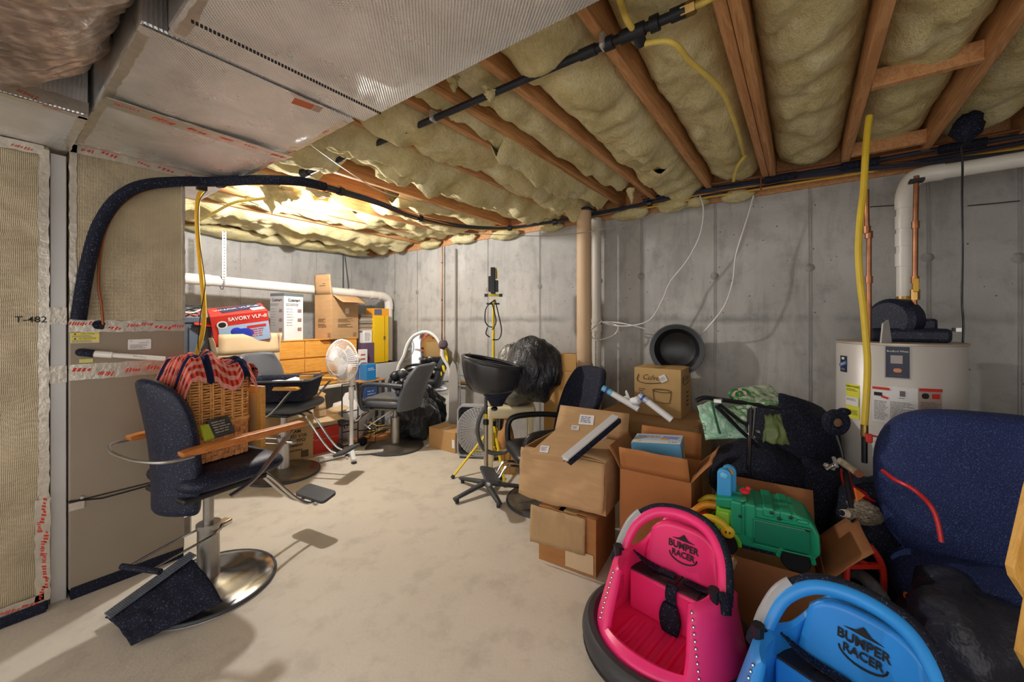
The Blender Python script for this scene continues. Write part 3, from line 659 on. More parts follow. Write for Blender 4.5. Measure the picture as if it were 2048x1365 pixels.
F = hdec(1762, 810, .075, .20, paper, 'warning_label'); decal(F(0, .093), .073, .014, redp, wh, 'red_band'); decal(F(-.012, .06), .035, .02, ink, wh, 'hazard_drawing'); decal(F(.016, .045) @ TR(rz=-.3), .03, .012, redp, wh, 'hazard_drawing'); lines(F(0, -.03), .06, .11, 14, inkg, wh)
F = hdec(1805, 812, .12, .20, paper, 'data_label'); lines(F(0, -.03), .10, .10, 13, inkg, wh, rag=.5); decal(F(0, .065), .022, .03, inkg, wh, 'data_mark'); lines(F(0, .04), .03, .008, 1, ink, wh)
F = hdec(1861, 812, .10, .18, M_('faded_label', (180, 160, 150), .6), 'warning_label'); decal(F(0, .083), .098, .016, redp, wh, 'red_band'); decal(F(-.022, .05), .03, .03, ink, wh, 'flame_drawing', .001, .012); decal(F(.022, .05), .034, .026, redp, wh, 'flame_drawing'); lines(F(0, -.03), .085, .10, 12, inkg, wh)
F = hdec(1765, 895, .09, .13, paper, 'lower_label'); decal(F(0, .055), .088, .01, redp, wh, 'red_band'); lines(F(0, -.01), .07, .08, 10, inkg, wh)
F = hdec(1810, 880, .10, .10, paper, 'lower_label'); decal(F(0, .045), .098, .01, redp, wh, 'red_band'); lines(F(0, -.01), .08, .06, 7, inkg, wh)
bl = MB(Th); bl.box(-.16, .16, -.20, .14, 1.322, 1.40); bl.build('blower_base', navy, wh, 0, bevel=.02)
MB().lathe([(0, -.065), (.10, -.065), (.125, -.04), (.125, .04), (.10, .065), (0, .065)], 28, TR(P(1790, 640, d=2.35)) @ MX.Rotation(PI / 2, 4, 'X') @ MX.Rotation(.9, 4, 'Y')).build('blower_housing', navy, wh)
q = P(1835, 655, d=2.32); MB().box(q.x - .08, q.x + .08, q.y - .07, q.y + .07, q.z - .09, q.z + .05).build('control_box', navy, wh, 0, bevel=.015)
MB().box(q.x - .16, q.x - .08, q.y - .14, q.y - .12, q.z - .02, q.z + .0).build('control_lever', galv, wh, 0)
q = P(1770, 665, d=2.22); MB().prism([(-.03, -.06), (.03, -.06), (.012, .07), (-.018, .05)], .01, frame(q, RT, (0, 0, 1))).build('air_baffle', galv, wh, 0)
# vent
vp = thing('vent_pipe', 'white pvc vent pipe rising from the water heater and turning along the wall', 'pipe', P(1812, 600, d=2.42))
b = P(1811, 603, d=2.42); tp = V((b.x, b.y, P(1808, 385, d=2.42).z))
MB().tube([b, V((b.x, b.y, tp.z - .06))], .042, 18).build('riser', pvc, vp)
e2 = P(1850, 353, d=2.40); e3 = V((e2.x, e2.y, e2.z)); hor = V((e2.x, e2.y - 1.4, e2.z + .012))
MB().tube(cr([V((b.x, b.y, tp.z - .1)), V((b.x, b.y, tp.z - .02)), V((b.x, b.y - .03, e2.z - .02)), V((b.x, b.y - .09, e2.z)), V((b.x, b.y - .16, e2.z))], 5), .048, 18).build('elbow', pvc, vp)
MB().tube([V((b.x, b.y - .12, e2.z)), V((b.x, b.y - 1.6, e2.z + .01))], .042, 18).build('horizontal_run', pvc, vp)
for py in (445, 480, 520):
    z = P(1811, py, d=2.42).z; MB().tube([V((b.x, b.y, z - .04)), V((b.x, b.y, z + .04))], .048, 18).build('coupling', pvc, vp)
MB().tube([b - V((0, 0, .02)), b + V((0, 0, .03))], .046, 16).build('brass_collar', brass, vp); MB().tube([b - V((0, 0, .06)), b - V((0, 0, .02))], .044, 16).build('rubber_boot', black, vp)
for nm, lab, pts in (('copper_pipe', 'copper water pipe with a yellow valve in front of the vent pipe', ((1833, 352), (1831, 450), (1830, 560), (1828, 665))), ('copper_pipe', 'copper water pipe with a jog, left of the vent pipe', ((1733, 380), (1734, 460), (1738, 470), (1738, 560), (1738, 680)))):
    o = thing(nm, lab, 'pipe', P(*pts[0], d=2.28)); pp = [P(*p, d=2.28) for p in pts]
    MB().tube(pp, .0125, 10).build('pipe', copper, o)
    for p in pp[1:-1]: MB().tube([p + V((0, 0, .02)), p - V((0, 0, .02))], .018, 10).build('fitting', copper, o)
    if pts[0][0] > 1800:
        q = P(1830, 590, d=2.28); MB().cyl(q + V((0, 0, .03)), q - V((0, 0, .03)), .022, None, 10).build('valve_body', brass, o)
        q = P(1832, 568, d=2.25); MB().box(q.x - .008, q.x + .008, q.y - .012, q.y + .012, q.z - .045, q.z + .03).build('yellow_handle', M_('valve_yellow', (226, 176, 40), .45), o, 0, bevel=.004)
        q = P(1833, 362, d=2.26); MB().box(q.x - .03, q.x + .03, q.y - .03, q.y + .03, q.z - .008, q.z + .008).build('pipe_hanger', blackm, o, 0)
tq = [P(*p, d=2.08) for p in ((1739, 232), (1735, 262), (1731, 310), (1727, 380), (1720, 440), (1717, 500), (1720, 560), (1727, 620), (1732, 680), (1735, 730), (1733, 790), (1729, 850))]
o = thing('gas_tube', 'long yellow flexible gas tube hanging in front of the water heater', 'gas tube', tq[-1])
MB().tube(cr(tq, 6), .0155, 10).build('tube', M_('deep_yellow_tube', (222, 190, 58), .42, 0, (10, .08)), o)
e = tq[-1]; MB().tube([e, e - V((0, 0, .06))], .016, 10).build('brass_end', brass, o); MB().tube([e - V((0, 0, .06)), e - V((0, 0, .2))], .013, 10).build('iron_nipple', blackm, o)
q = P(1738, 878, d=2.04); MB().box(q.x - .014, q.x + .014, q.y - .014, q.y + .014, q.z - .02, q.z + .025).build('red_valve_handle', redp, o, 0, bevel=.006)
wire('black_cable', 'black cable hanging from the ceiling right of the water heater', 'cord', [P(*p, d=2.2) for p in ((1922, 290), (1925, 330), (1924, 400), (1925, 500), (1924, 600), (1927, 650), (1925, 700))], .005, black)
lump(P(1935, 255, z=2.53), .07, .06, .08, 90, ceil, navyf, 'insulation_wad')
wire('thin_wire', 'thin dark wire on the wall behind the vent pipe', 'wire', [P(*p, x=3.77) for p in ((1740, 414), (1790, 411), (1810, 409))], .003, black, 5)
wire('thin_wire', 'thin dark wire on the wall right of the black cord', 'wire', [P(*p, x=3.77) for p in ((1935, 412), (1990, 407), (2040, 402))], .003, black, 5)
# ================================================================ cartons
def carton(name, label, M, w, d, h, flaps=(), m=None, mi=None, closed=False, tapes=True, group=None, wob=0., cat='box'):
    """cardboard carton, local origin at base centre; flaps: (side, angle, length) 0 = upright, 90 = folded out flat, 180 = hanging, -90 = shut"""
    m = m or cardb; mi = mi or cardin
    o = thing(name, label, cat, M=M, group=group); t_ = .005
    rr = random.Random(int(w * 1000 + h * 77))
    mb = MB(M)
    if closed: mb.box(-w / 2, w / 2, -d / 2, d / 2, 0, h)
    else:
        mb.box(-w / 2, w / 2, -d / 2, d / 2, 0, t_)
        for sx in (-1, 1):
            mb.grid(lambda u, v: (sx * w / 2 + sx * wob * math.sin(PI * v) * NZ.noise(V((u * 3, v * 3, sx + w))), (u - .5) * d, h * v), 8, 6)
            mb.grid(lambda u, v: ((u - .5) * w, sx * d / 2 + sx * wob * math.sin(PI * v) * NZ.noise(V((u * 3, v * 3, sx + 5 + w))), h * v), 8, 6)
    if closed: mb.build('carton_body', m, o, 0, bevel=.003, seg=1)
    else: mb.build('carton_body', m, o, 0, solid=t_)
    for side, ang, L in flaps:
        a = math.radians(ang)
        if side[1] == 'x': half = d / 2; org = V((w / 2 * (1 if side[0] == '+' else -1), 0, h)); out = V((1 if side[0] == '+' else -1, 0, 0)); al = V((0, 1, 0))
        else: half = w / 2; org = V((0, d / 2 * (1 if side[0] == '+' else -1), h)); out = V((0, 1 if side[0] == '+' else -1, 0)); al = V((1, 0, 0))
        dr = out * math.sin(a) + V((0, 0, 1)) * math.cos(a); nr = out * math.cos(a) - V((0, 0, 1)) * math.sin(a)
        if ang < 0: nr = -nr
        sd = rr.random() * 9
        def fn(u, v): return org + al * ((u - .5) * 2 * (half - .004 - .006 * v)) + dr * (L * v) + nr * (.012 * v * NZ.noise(V((u * 2.5, v * 2, sd))) + .004 * v * v)
        MB(M).grid(fn, 8, 4).build('flap', m, o, 60, solid=.004)
    if closed and tapes:
        MB(M).box(-w / 2 - .001, w / 2 + .001, -.025, .025, h, h + .0012).build('packing_tape', M_('packing_tape', (196, 164, 112), .3), o, 0)
    return o
def side(M, s, w, d, h, x=0, z=None):
    """frame on a carton face: s in -x +x -y +y; x along the face (right), z height"""
    z = h / 2 if z is None else z; e = .0035
    if s == '-x': return M @ frame((-w / 2 - e, -x, z), (0, -1, 0), (0, 0, 1))
    if s == '+x': return M @ frame((w / 2 + e, x, z), (0, 1, 0), (0, 0, 1))
    if s == '-y': return M @ frame((x, -d / 2 - e, z), (1, 0, 0), (0, 0, 1))
    return M @ frame((-x, d / 2 + e, z), (-1, 0, 0), (0, 0, 1))
# ================================================================ salon chairs
armw = wood('orange_arm_wood', (176, 98, 44), (206, 134, 68), 5, (1.5, 10, 10), .4)
armw2 = wood('golden_arm_wood', (196, 138, 60), (222, 168, 88), 5, (1.5, 10, 10), .4)
def sq(u): return math.copysign(abs(u) ** .5, u)
def cushion(mb, x0, x1, w, z0, th, M=None, pw=.35):
    L = x1 - x0; cx = (x0 + x1) / 2
    def fn(u, v):
        a = 2 * PI * u; b = PI * (v - .5)
        ca, sa = math.cos(a), math.sin(a); cb, sb_ = abs(math.cos(b)) ** .4, math.sin(b)
        ex = lambda q: math.copysign(abs(q) ** pw, q)
        return (cx + L / 2 * ex(ca) * cb, w / 2 * ex(sa) * cb, z0 + th * (.5 + .5 * sb_) + (.012 * math.cos(a) * 0))
    return mb.grid(fn, 40, 12, True, M)
def salon_chair(label, loc, rz, sz=.56, up=None, back=None, arm='wood', aw=None, basem=None, bh=.60, lean=.16, colm=None, foot=True, brz=0., lever=True, sw=.52, bd=0., fl=1., bw=.50, sd=.54):
    o = thing('salon_chair', label, 'salon chair', loc, rz); M = TR(loc, rz)
    up = up or greyv; back = back or up; basem = basem or dullst; colm = colm or steel
    mb = MB(M); mb.lathe([(.0, .06), (.07, .058), (.11, .045), (.22, .032), (.30, .020), (.315, .012), (.318, 0), (0, 0)], 44); b = mb.build('base_disc', basem, o)
    MB(M).torus(.312, .010, TR((0, 0, .010)), 44, 6).build('base_rim', dgrey, b)
    MB(M).cyl((0, 0, .05), (0, 0, .33), .052, .05, 20).build('pump_sleeve', colm, o)
    MB(M).cyl((0, 0, .325), (0, 0, .345), .056, None, 20).build('sleeve_collar', colm, o)
    MB(M).cyl((0, 0, .30), (0, 0, sz - .03), .025, None, 14).build('piston', colm, o)
    if lever:
        Ml = M @ TR((0, 0, 0), brz)
        MB(Ml).tube(cr([(.06, .03, .30), (-.02, .065, .30), (-.18, .07, .30), (-.33, .065, .295)], 4), .006, 8).build('pump_lever', chrome, o)
        MB(Ml).tube(cr([(.06, -.03, .30), (-.02, -.065, .30), (-.18, -.07, .30), (-.33, -.065, .295)], 4), .006, 8).build('pump_lever', chrome, o)
        MB(Ml).tube([(-.325, -.12, .295), (-.335, .1, .295)], .013, 10).build('pedal_grip', navyf, o)
        MB(Ml).box(.03, .12, -.03, .03, .285, .315).build('lever_pivot', chrome, o, 0, bevel=.008)
    MB(M).box(-.2, .2, -.2, .2, sz - .045, sz - .015).build('seat_pan', basem if arm != 'wood' else black, o, 0, bevel=.01)
    mb = MB(M); cushion(mb, -.205, sd - .24, sw, sz - .02, .115); mb.build('seat', up, o, 80)
    # backrest
    bz0 = sz - .04 - bd; th = .055
    def fb(u, v):
        y = (u - .5) * bw; q = max(0, (v - .55) / .45)
        wv = 1 - .30 * q ** 3.5 - .10 * (1 - v) ** 4
        e = abs(2 * u - 1)
        z = bz0 + bh * v * (1 - .06 * e ** 4 * v)
        x = -.235 - lean * (v ** 1.25) + .09 * e ** 2 * 1.0 + .02 * math.sin(PI * v)
        return (x, y * wv, z)
    MB(M).grid(fb, 18, 18).build('backrest', back, o, 80, solid=th, bevel=0, sub=1)
    if arm == 'wood':
        for s in (-1, 1):
            az = sz + .235; y = s * .275
            pr = [(-.24, -.018), (-.2, -.02), (.05, -.022), (.36, -.014), (.37, .0), (.355, .016), (.05, .016), (-.2, .012), (-.245, .006)]
            Ma = M @ MX.Translation((0, y + .027, az)) @ MX.Rotation(PI / 2, 4, 'X')
            MB(Ma).prism(pr, .054).build('armrest', aw or armw, o, 0, bevel=.006)
            pts = cr([(.30, y, az - .02), (.25, y, az - .07), (.16, y * .99, az - .17), (.07, y * .97, sz - .01), (-.02, y * .93, sz - .05)], 5)
            mb = MB(M)
            for p, q in zip(pts[:-1], pts[1:]): mb.bar(p, q + (q - p) * .15, .034, .009, (0, 1, 0) if False else (0, 0, 1))
            mb.build('arm_support', steel, o)
        pts = cr([(-.20, -.30, sz + .215), (-.30, -.285, sz + .215), (-.345, -.15, sz + .21), (-.355, 0, sz + .21), (-.345, .15, sz + .21), (-.30, .285, sz + .215), (-.20, .30, sz + .215)], 5)
        MB(M).tube(pts, .008, 8).build('back_band', steel, o)
        MB(M).tube(cr([(-.05, -.26, sz + .215), (.22, -.25, sz + .2), (.25, -.2, sz + .2), (.2, -.18, sz + .21)], 5), .006, 8).build('towel_wire', chrome, o)
    else:
        for s in (-1, 1):
            y = s * .285
            pts = cr([(-.24, y * .9, sz + .24), (-.05, y, sz + .255), (.16, y, sz + .25), (.235, y, sz + .21), (.25, y, sz + .10), (.235, y * .95, sz - .01), (.18, y * .8, sz - .03)], 5)
            MB(M).tube(pts, .024, 10).build('armrest', arm if not isinstance(arm, str) else up, o, 80)
    if foot:
        for s in (-.05, .05):
            MB(M).tube(cr([(.15, s, sz - .05), (.15 + .11 * fl, s, sz - .06), (.15 + .30 * fl, s, .32), (.15 + .40 * fl, s, .235), (.15 + .47 * fl, s, .225)], 4), .011, 8).build('footrest_bar', chrome, o)
        Mf = M @ MX.Translation((.15 + .50 * fl, 0, .24)) @ MX.Rotation(-.25, 4, 'Y')
        MB(Mf).prism(rrect(.12, .30, .03), .022).build('footrest_plate', dgrey, o, 0, bevel=.005)
        MB(M).ell((.15 + .50 * fl, .0, .19), .026, .026, .026, 12).build('footrest_ball', chrome, o)
    return o
ch1 = salon_chair('dark salon chair in the foreground with orange wooden arms and a basket on it', P(417, 1172, z=0), math.radians(9), .60, navy, navy, 'wood', armw, chrome, .68, .07, steel, bd=.08, bw=.44, brz=.25)
ch2 = salon_chair('grey salon chair holding a dark tray, left of the white pedestal fan', (1.72, 3.95, 0), math.radians(-62), .62, greyv, greyv, 'wood', armw2, dullst, .56, .10, galv, bw=.50)
ch3 = salon_chair('grey salon chair with black tube arms in front of the white mirror', (2.83, 3.74, 0), math.radians(112), .50, greyv, greyv, dgrey, None, dullst, .52, .20, steel, lever=False)
ch4 = salon_chair('black salon chair half hidden behind the stacked cartons, right of the black bowl', P(1092, 1002, z=0), math.radians(140), .37, black, navyf, black, None, dullst, .74, .20, steel, bw=.64, fl=.62)
# dark panel leaning on the first chair's base
mp = thing('ribbed_rubber_mat', 'dark ribbed rubber mat leaning over the foreground chair base', 'mat', P(300, 1240, z=0))
c0, c1, c2, c3 = P(212, 1238, z=.03), P(380, 1116, z=.20), P(446, 1205, z=.075), P(262, 1293, z=.012)
def fm(u, v):
    p = c0.lerp(c1, u).lerp(c3.lerp(c2, u), v); n = NZ.noise(V((u * 6, v * 5, 3)))
    return p + V((0, 0, .012 * n + .02 * math.sin(PI * v) + .03 * (u ** 2) * 0))
MB().grid(fm, 30, 16).build('mat_sheet', navyf, mp, 60, solid=-.008)
mb = MB()
for i in range(46):
    p = c0.lerp(c1, i / 45.); dn = (c3 - c0).normalized(); q = p + dn * .06 + V((0, 0, .03)); mb.bar(p - dn * .01 + V((0, 0, .022)), q, .006, .008)
mb.build('ribbed_edge', M_('mat_edge_grey', (98, 106, 118), .5, 0, (10, .2)), mp, 0, kind='stuff')
# ================================================================ baskets and blanket on chair 1
wick = wood('wicker_rod', (206, 138, 72), (236, 182, 112), 9, (3, 3, 3), .6)
wick2 = wood('wicker_chip', (196, 124, 70), (228, 166, 106), 7, (3, 3, 3), .6)
def rpath(w, d, r, z, n=5, k=0): return [V((x, y, z)) for x, y in rrect(w, d, r, n)]
def resample(pts, step):
    pts = [V(p) for p in pts] + [V(pts[0])]; out = []; acc = 0
    for a, b in zip(pts[:-1], pts[1:]):
        L = (b - a).length; t = acc
        while t < L: out.append(a.lerp(b, t / L)); t += step
        acc = t - L
    return out
cm = TR(P(417, 1172, z=0), math.radians(9)) @ TR((-.02, .01, .055))
Mw = cm @ TR((.05, .03, .645), .0)
kb = thing('chip_basket', 'woven chip basket on the seat of the foreground salon chair', 'basket', M=Mw)
W_, D_2, H_ = .27, .25, .18
MB(Mw).box(-W_ / 2 + .006, W_ / 2 - .006, -D_2 / 2 + .006, D_2 / 2 - .006, 0, .01).build('basket_floor', wick2, kb, 0)
mb = MB(Mw); k = 0
for r in range(7):
    per = resample(rpath(W_, D_2, .03, 0), .028); n = len(per)
    for i in range(n):
        p = per[i]; q = per[(i + 1) % n]; nm = V((p.x, p.y, 0)).normalized() * (.004 if (i + r) % 2 else -.003)
        z = H_ * (r + .5) / 7; mb.bar(p + nm + V((0, 0, z)), q + nm + V((0, 0, z)), .004, H_ / 7 * .92, (0, 0, 1))
mb.build('weave', wick2, kb, 0, kind='stuff')
mb = MB(Mw); per = resample(rpath(W_ - .004, D_2 - .004, .03, 0), .028)
for p in per: mb.bar(p, p + V((0, 0, H_)), .018, .004, (p.y, -p.x, 0))
mb.build('upright_splints', wick2, kb, 0, kind='stuff')
MB(Mw).tube([p + V((0, 0, H_)) for p in resample(rpath(W_, D_2, .03, 0), .02)], .011, 6, True).build('rim', wick2, kb)
Mh = cm @ TR((.04, .05, .838), .0)
hb = thing('wicker_hamper', 'honey wicker hamper stacked above the chip basket on the foreground chair', 'basket', M=Mh)
W_, D_2, H_ = .29, .29, .25
mb = MB(Mh)
for r in range(17):
    per = resample(rpath(W_, D_2, .03, 0), .0165); n = len(per); pts = []
    z = .012 + (H_ - .02) * r / 16
    for i in range(n):
        p = per[i]; s = .0055 * math.sin(PI * i / 2.6 + PI * r); pts.append(p + V((p.x, p.y, 0)).normalized() * s + V((0, 0, z + .003 * NZ.noise(V((i * .4, r, 0))))))
    mb.tube(pts, .0062, 5, True)
mb.build('weave', wick, hb, 80, kind='stuff')
mb = MB(Mh)
for p in resample(rpath(W_ + .004, D_2 + .004, .03, 0), .052):
    mb.tube([p, p + V((0, 0, H_))], .005, 5); q = p + V((-p.y, p.x, 0)).normalized() * .01; mb.tube([q, q + V((0, 0, H_))], .005, 5)
mb.build('stakes', wick, hb, 80, kind='stuff')
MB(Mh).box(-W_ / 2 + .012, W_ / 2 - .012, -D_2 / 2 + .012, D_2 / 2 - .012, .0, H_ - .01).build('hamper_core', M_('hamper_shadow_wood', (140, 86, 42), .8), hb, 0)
for z in (.004, H_): MB(Mh).tube([p + V((0, 0, z)) for p in resample(rpath(W_ + .01, D_2 + .01, .03, 0), .02)], .010, 6, True).build('rim', wick, hb)
# plaid blanket
t = NT('plaid_cloth'); sx = t.n('ShaderNodeSeparateXYZ'); t.l(t.tc.outputs['UV'], sx.inputs[0])
def band(sock, f, ph, w_):
    a = t.n('ShaderNodeMath', _operation='MULTIPLY_ADD'); t.l(sock, a.inputs[0]); a.inputs[1].default_value = f; a.inputs[2].default_value = ph
    b = t.n('ShaderNodeMath', _operation='FRACT'); t.l(a.outputs[0], b.inputs[0])
    return t.ramp(b.outputs[0], [(0, (1, 1, 1, 1)), (w_, (1, 1, 1, 1)), (w_ + .03, (0, 0, 0, 1))])
colr = t.mix(band(sx.outputs[0], 16, 0, .4), lin((206, 84, 64)), lin((150, 36, 30)))
colr = t.mix(t.mix(.55, (0, 0, 0, 1), band(sx.outputs[1], 15, .2, .45)), colr, lin((226, 178, 168)))
colr = t.mix(band(sx.outputs[0], 2.1, .35, .2), colr, lin((26, 32, 62))); colr = t.mix(band(sx.outputs[1], 2.3, .55, .18), colr, lin((28, 34, 66)))
t.set(colr, .9, 0, 0, .1); t.bump(t.noise(120, 3), .3, .004); plaid = t.m
def cloth(name, fn, nu, nv, m, parent, th=.006):
    mb = MB(); mb.grid(fn, nu, nv); o = mb.build(name, m, parent, 80, solid=th)
    return o
def withuv(o, nu, nv):
    me = o.data; uv = me.uv_layers.new(name='uv')
    k = nv + 1
    for l in me.loops: uv.data[l.index].uv = ((l.vertex_index // k) / nu, (l.vertex_index % k) / nv)
bk = thing('plaid_blanket', 'red and navy plaid blanket heaped over the wicker hamper', 'blanket', M=Mh @ TR((0, 0, .25)))
def fbk(u, v):
    x = -.20 + .37 * u; y = -.19 + .36 * v
    e = min(1, 5 * min(u, 1 - u)) * min(1, 5 * min(v, 1 - v))
    h = .07 * e ** .5 + .07 * NZ.noise(V((x * 9, y * 7, 4))) + .05 * abs(NZ.noise(V((x * 15, y * 12, 8)))) + .03 * math.exp(-((x + .16) / .07) ** 2)
    drop = -.05 * max(0, 1 - 6 * min(v, 1 - v)) - .10 * max(0, 1 - 7 * u) - .06 * max(0, 1 - 7 * (1 - u))
    return Mh @ V((x + .02 * NZ.noise(V((x * 5, y * 9, 1))), y + .02 * NZ.noise(V((x * 9, y * 5, 2))), .265 + h + drop))
MBX = MB(); MBX.grid(fbk, 60, 44)
def build_uv(mb, nu, nv, name, m, parent, th):
    me = bpy.data.meshes.new(name); Mi = WM[parent.name].inverted(); me.from_pydata([tuple(Mi @ p) for p in mb.v], [], mb.f)
    uv = me.uv_layers.new(name='uv'); k = nv + 1
    for l in me.loops: uv.data[l.index].uv = ((l.vertex_index // k) / nu, (l.vertex_index % k) / nv)
    me.shade_smooth(); me.materials.append(m); o = bpy.data.objects.new(name, me); C.objects.link(o); o.parent = parent; WM[o.name] = WM[parent.name]
    s_ = o.modifiers.new('solid', 'SOLIDIFY'); s_.thickness = th; return o
build_uv(MBX, 60, 44, 'heaped_sheet', plaid, bk, .008)
mb = MB()
q = [P(495, 738, d=2.5), P(505, 742, d=2.5), P(503, 770, d=2.5), P(492, 772, d=2.5)]
def fold(u, v): return Mh @ V((.165 + .03 * math.sin(v * 4) , -.13 + .12 * u, .30 - .13 * v + .01 * NZ.noise(V((u * 4, v * 4, 0)))))
mb.grid(fold, 10, 12); build_uv(mb, 10, 12, 'hanging_corner', plaid, bk, .008)
o = thing('wooden_frame', 'slim wooden frame standing on the chair right of the hamper', 'crate', M=cm @ TR((.34, .02, .66)))  # open frame of posts, rail and thin panel
Mo = cm @ TR((.24, .05, .645), .1)
for y in (-.16, .12): MB(Mo).box(-.014, .014, y, y + .04, 0, .36).build('corner_post', armw2, o, 0, bevel=.003)
MB(Mo).box(-.012, .012, -.12, .12, .32, .36).build('top_rail', armw2, o, 0, bevel=.003)
MB(Mo).box(-.004, .004, -.12, .12, 0, .32).build('side_panel', M_('pale_wood', (214, 176, 122), .6), o, 0)
o = thing('picture_packet', 'small dark picture packet with a lime corner lying against the hamper', 'packet', M=cm @ TR((.03, -.13, .86), .3)); Mo = cm @ TR((.0, -.16, .83), .2) @ MX.Rotation(1.0, 4, 'X')
MB(Mo).box(-.055, .055, -.05, .05, 0, .02).build('packet_body', M_('packet_dark', (54, 58, 66), .5, 0, (30, .6)), o, 0, bevel=.002); MB(Mo).box(-.095, -.055, -.05, .03, 0, .016).build('lime_flap', M_('lime_card', (176, 190, 50), .6), o, 0)
lines(Mo @ TR((0, 0, .0205)), .09, .07, 5, M_('packet_print', (190, 180, 160), .6), o)

# ================================================================ along the back wall
dw = wood('orange_pine', (214, 146, 52), (232, 172, 84), 4, (.8, 8, 8), .5)
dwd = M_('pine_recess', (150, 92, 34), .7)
DY = 4.74
xl = P(556, 680, y=DY).x; xr = P(713, 700, y=DY).x; zt = P(620, 681, y=DY).z; zb = P(640, 772, y=DY).z
tb = thing('folding_table', 'pale table against the back wall carrying the orange pine dresser', 'table', ((xl + xr) / 2, 4.85, 0))
MB().box(xl - .1, xr + .5, 4.66, 5.02, zb - .035, zb - .002).build('table_top', M_('table_white', (224, 222, 212), .5), tb, 0, bevel=.006)
for x in (xl - .1, xr + .5):
    for y in (4.70, 4.97): MB().cyl((x, y, 0), (x, y, zb - .035), .016, None, 10).build('leg', dgrey, tb)
dr = thing('pine_dresser', 'orange pine drawer chest on the table below the open cartons', 'dresser', ((xl + xr) / 2, DY, zb))
MB().box(xl, xr, DY, DY + .24, zb, zt).build('carcass', dw, dr, 0, bevel=.004)
MB().box(xl - .005, xr + .005, DY - .022, DY + .24, zt - .001, zt + .006).build('top', dw, dr, 0)
xm = P(608, 700, y=DY).x; hz = (zt - zb)
for (a, b) in ((xl + .008, xm - .005), (xm + .005, xr - .008)):
    for i, (z0, z1) in enumerate(((.64, .985), (.335, .61), (.02, .31))):
        Z0, Z1 = zb + hz * z0, zb + hz * z1
        if a > xm and i == 0:
            cxm = (a + b) / 2 - .02; poly = [(a, Z0), (b, Z0), (b, Z1), (cxm + .17, Z1), (cxm + .12, Z1 - .05), (cxm - .08, Z1 - .05), (cxm - .14, Z1), (a, Z1)]
        else: poly = [(a, Z0), (b, Z0), (b, Z1), (a, Z1)]
        MB().prism(poly, .018, MX.Translation((0, DY, 0)) @ MX.Rotation(PI / 2, 4, 'X')).build('drawer', dw, dr, 0, bevel=.003)
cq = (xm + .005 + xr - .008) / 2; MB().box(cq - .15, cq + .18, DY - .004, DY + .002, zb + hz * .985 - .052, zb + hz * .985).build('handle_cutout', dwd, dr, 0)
xh = P(655, 735, y=DY).x
MB().box(xh - .1, xh + .12, DY - .04, DY - .018, zb + hz * .3, zb + hz * .335).build('drawer_pull', dw, dr, 0)
Z1 = zt + .006
# food appliance box
def crate(px, py, y, z=Z1): return P(px, py, y=y).x
Mq = TR((P(575, 680, y=4.86).x, 4.87, Z1), math.radians(50)); w_, d_, h_ = .25, .22, P(574, 588, y=4.8).z - Z1
o = carton('appliance_box', 'tall white and grey appliance box with black lettering on the dresser', Mq @ TR((0, 0, 0), math.radians(-35)), w_, d_, h_, closed=True, m=M_('box_white', (226, 226, 228), .55), tapes=False)
Mq = Mq @ TR((0, 0, 0), math.radians(-35))
MB(Mq).box(-w_ / 2 - .002, w_ / 2 + .002, -d_ / 2 - .002, d_ / 2 + .002, h_ - .03, h_ + .003).build('lid_band', M_('slate_grey', (96, 106, 112), .6), o, 0)
decal(side(Mq, '-x', w_, d_, h_, 0, h_ / 2 - .015), d_ - .002, h_ - .03, M_('box_grey', (176, 178, 182), .55), o, 'grey_panel')
for s, ww in (('-x', d_), ('-y', w_)):
    f = side(Mq, s, w_, d_, h_, 0, h_ - .075) @ TR((0, 0, .0018)); text('Cuisinart', .046, f, ink, o, bold=.03, sx=.95)
    lines(side(Mq, s, w_, d_, h_, -.02, h_ - .125) @ TR((0, 0, .0018)), ww * .72, .03, 2, inkg, o)
    lines(side(Mq, s, w_, d_, h_, -.05, h_ * .5) @ TR((0, 0, .0018)), ww * .4, h_ * .4, 7, inkg, o, lw=.12)
    for k in range(3):
        q = side(Mq, s, w_, d_, h_, ww * .28, h_ * (.64 - .2 * k)) @ TR((0, 0, .0018)); decal(q, .05, .035, M_('box_photo', (150, 120, 112), .5, 0, (60, .6)), o, 'product_picture')
# tan upright carton
xb = P(668, 680, y=4.9).x; Mq = TR((xb + .02, 4.86, Z1), math.radians(12)); h_ = P(690, 592, y=4.8).z - Z1; w_, d_ = .42, .30
o = carton('tan_carton', 'tall tan carton with its top flaps open standing on the dresser', Mq, w_, d_, h_, (('-y', 118, .20), ('-x', 4, .25)), m=cardb, wob=.003)
for s, ww in (('-x', d_), ('-y', w_)):
    for z, k in ((h_ * .42, 4), (h_ * .3, 3)): lines(side(Mq, s, w_, d_, h_, 0, z), ww * .6, .05, k, inkb, o, rag=.5)
    decal(side(Mq, s, w_, d_, h_, ww * .34, .05), .05, .05, M_('printed_square', (150, 120, 82), .8), o, 'printed_mark')
f = Mq @ frame((-w_ / 2 - .012, 0, h_ + .16), (0, -1, 0), (0, 0, 1)); lines(f, .11, .12, 5, inkb, o, rag=.1); lines(f @ TR((0, .1, 0)), .14, .012, 1, inkb, o)
decal(side(Mq, '-y', w_, d_, h_, .02, h_ - .20), .06, .07, M_('carton_label', (222, 214, 204), .6), o, 'paper_label')
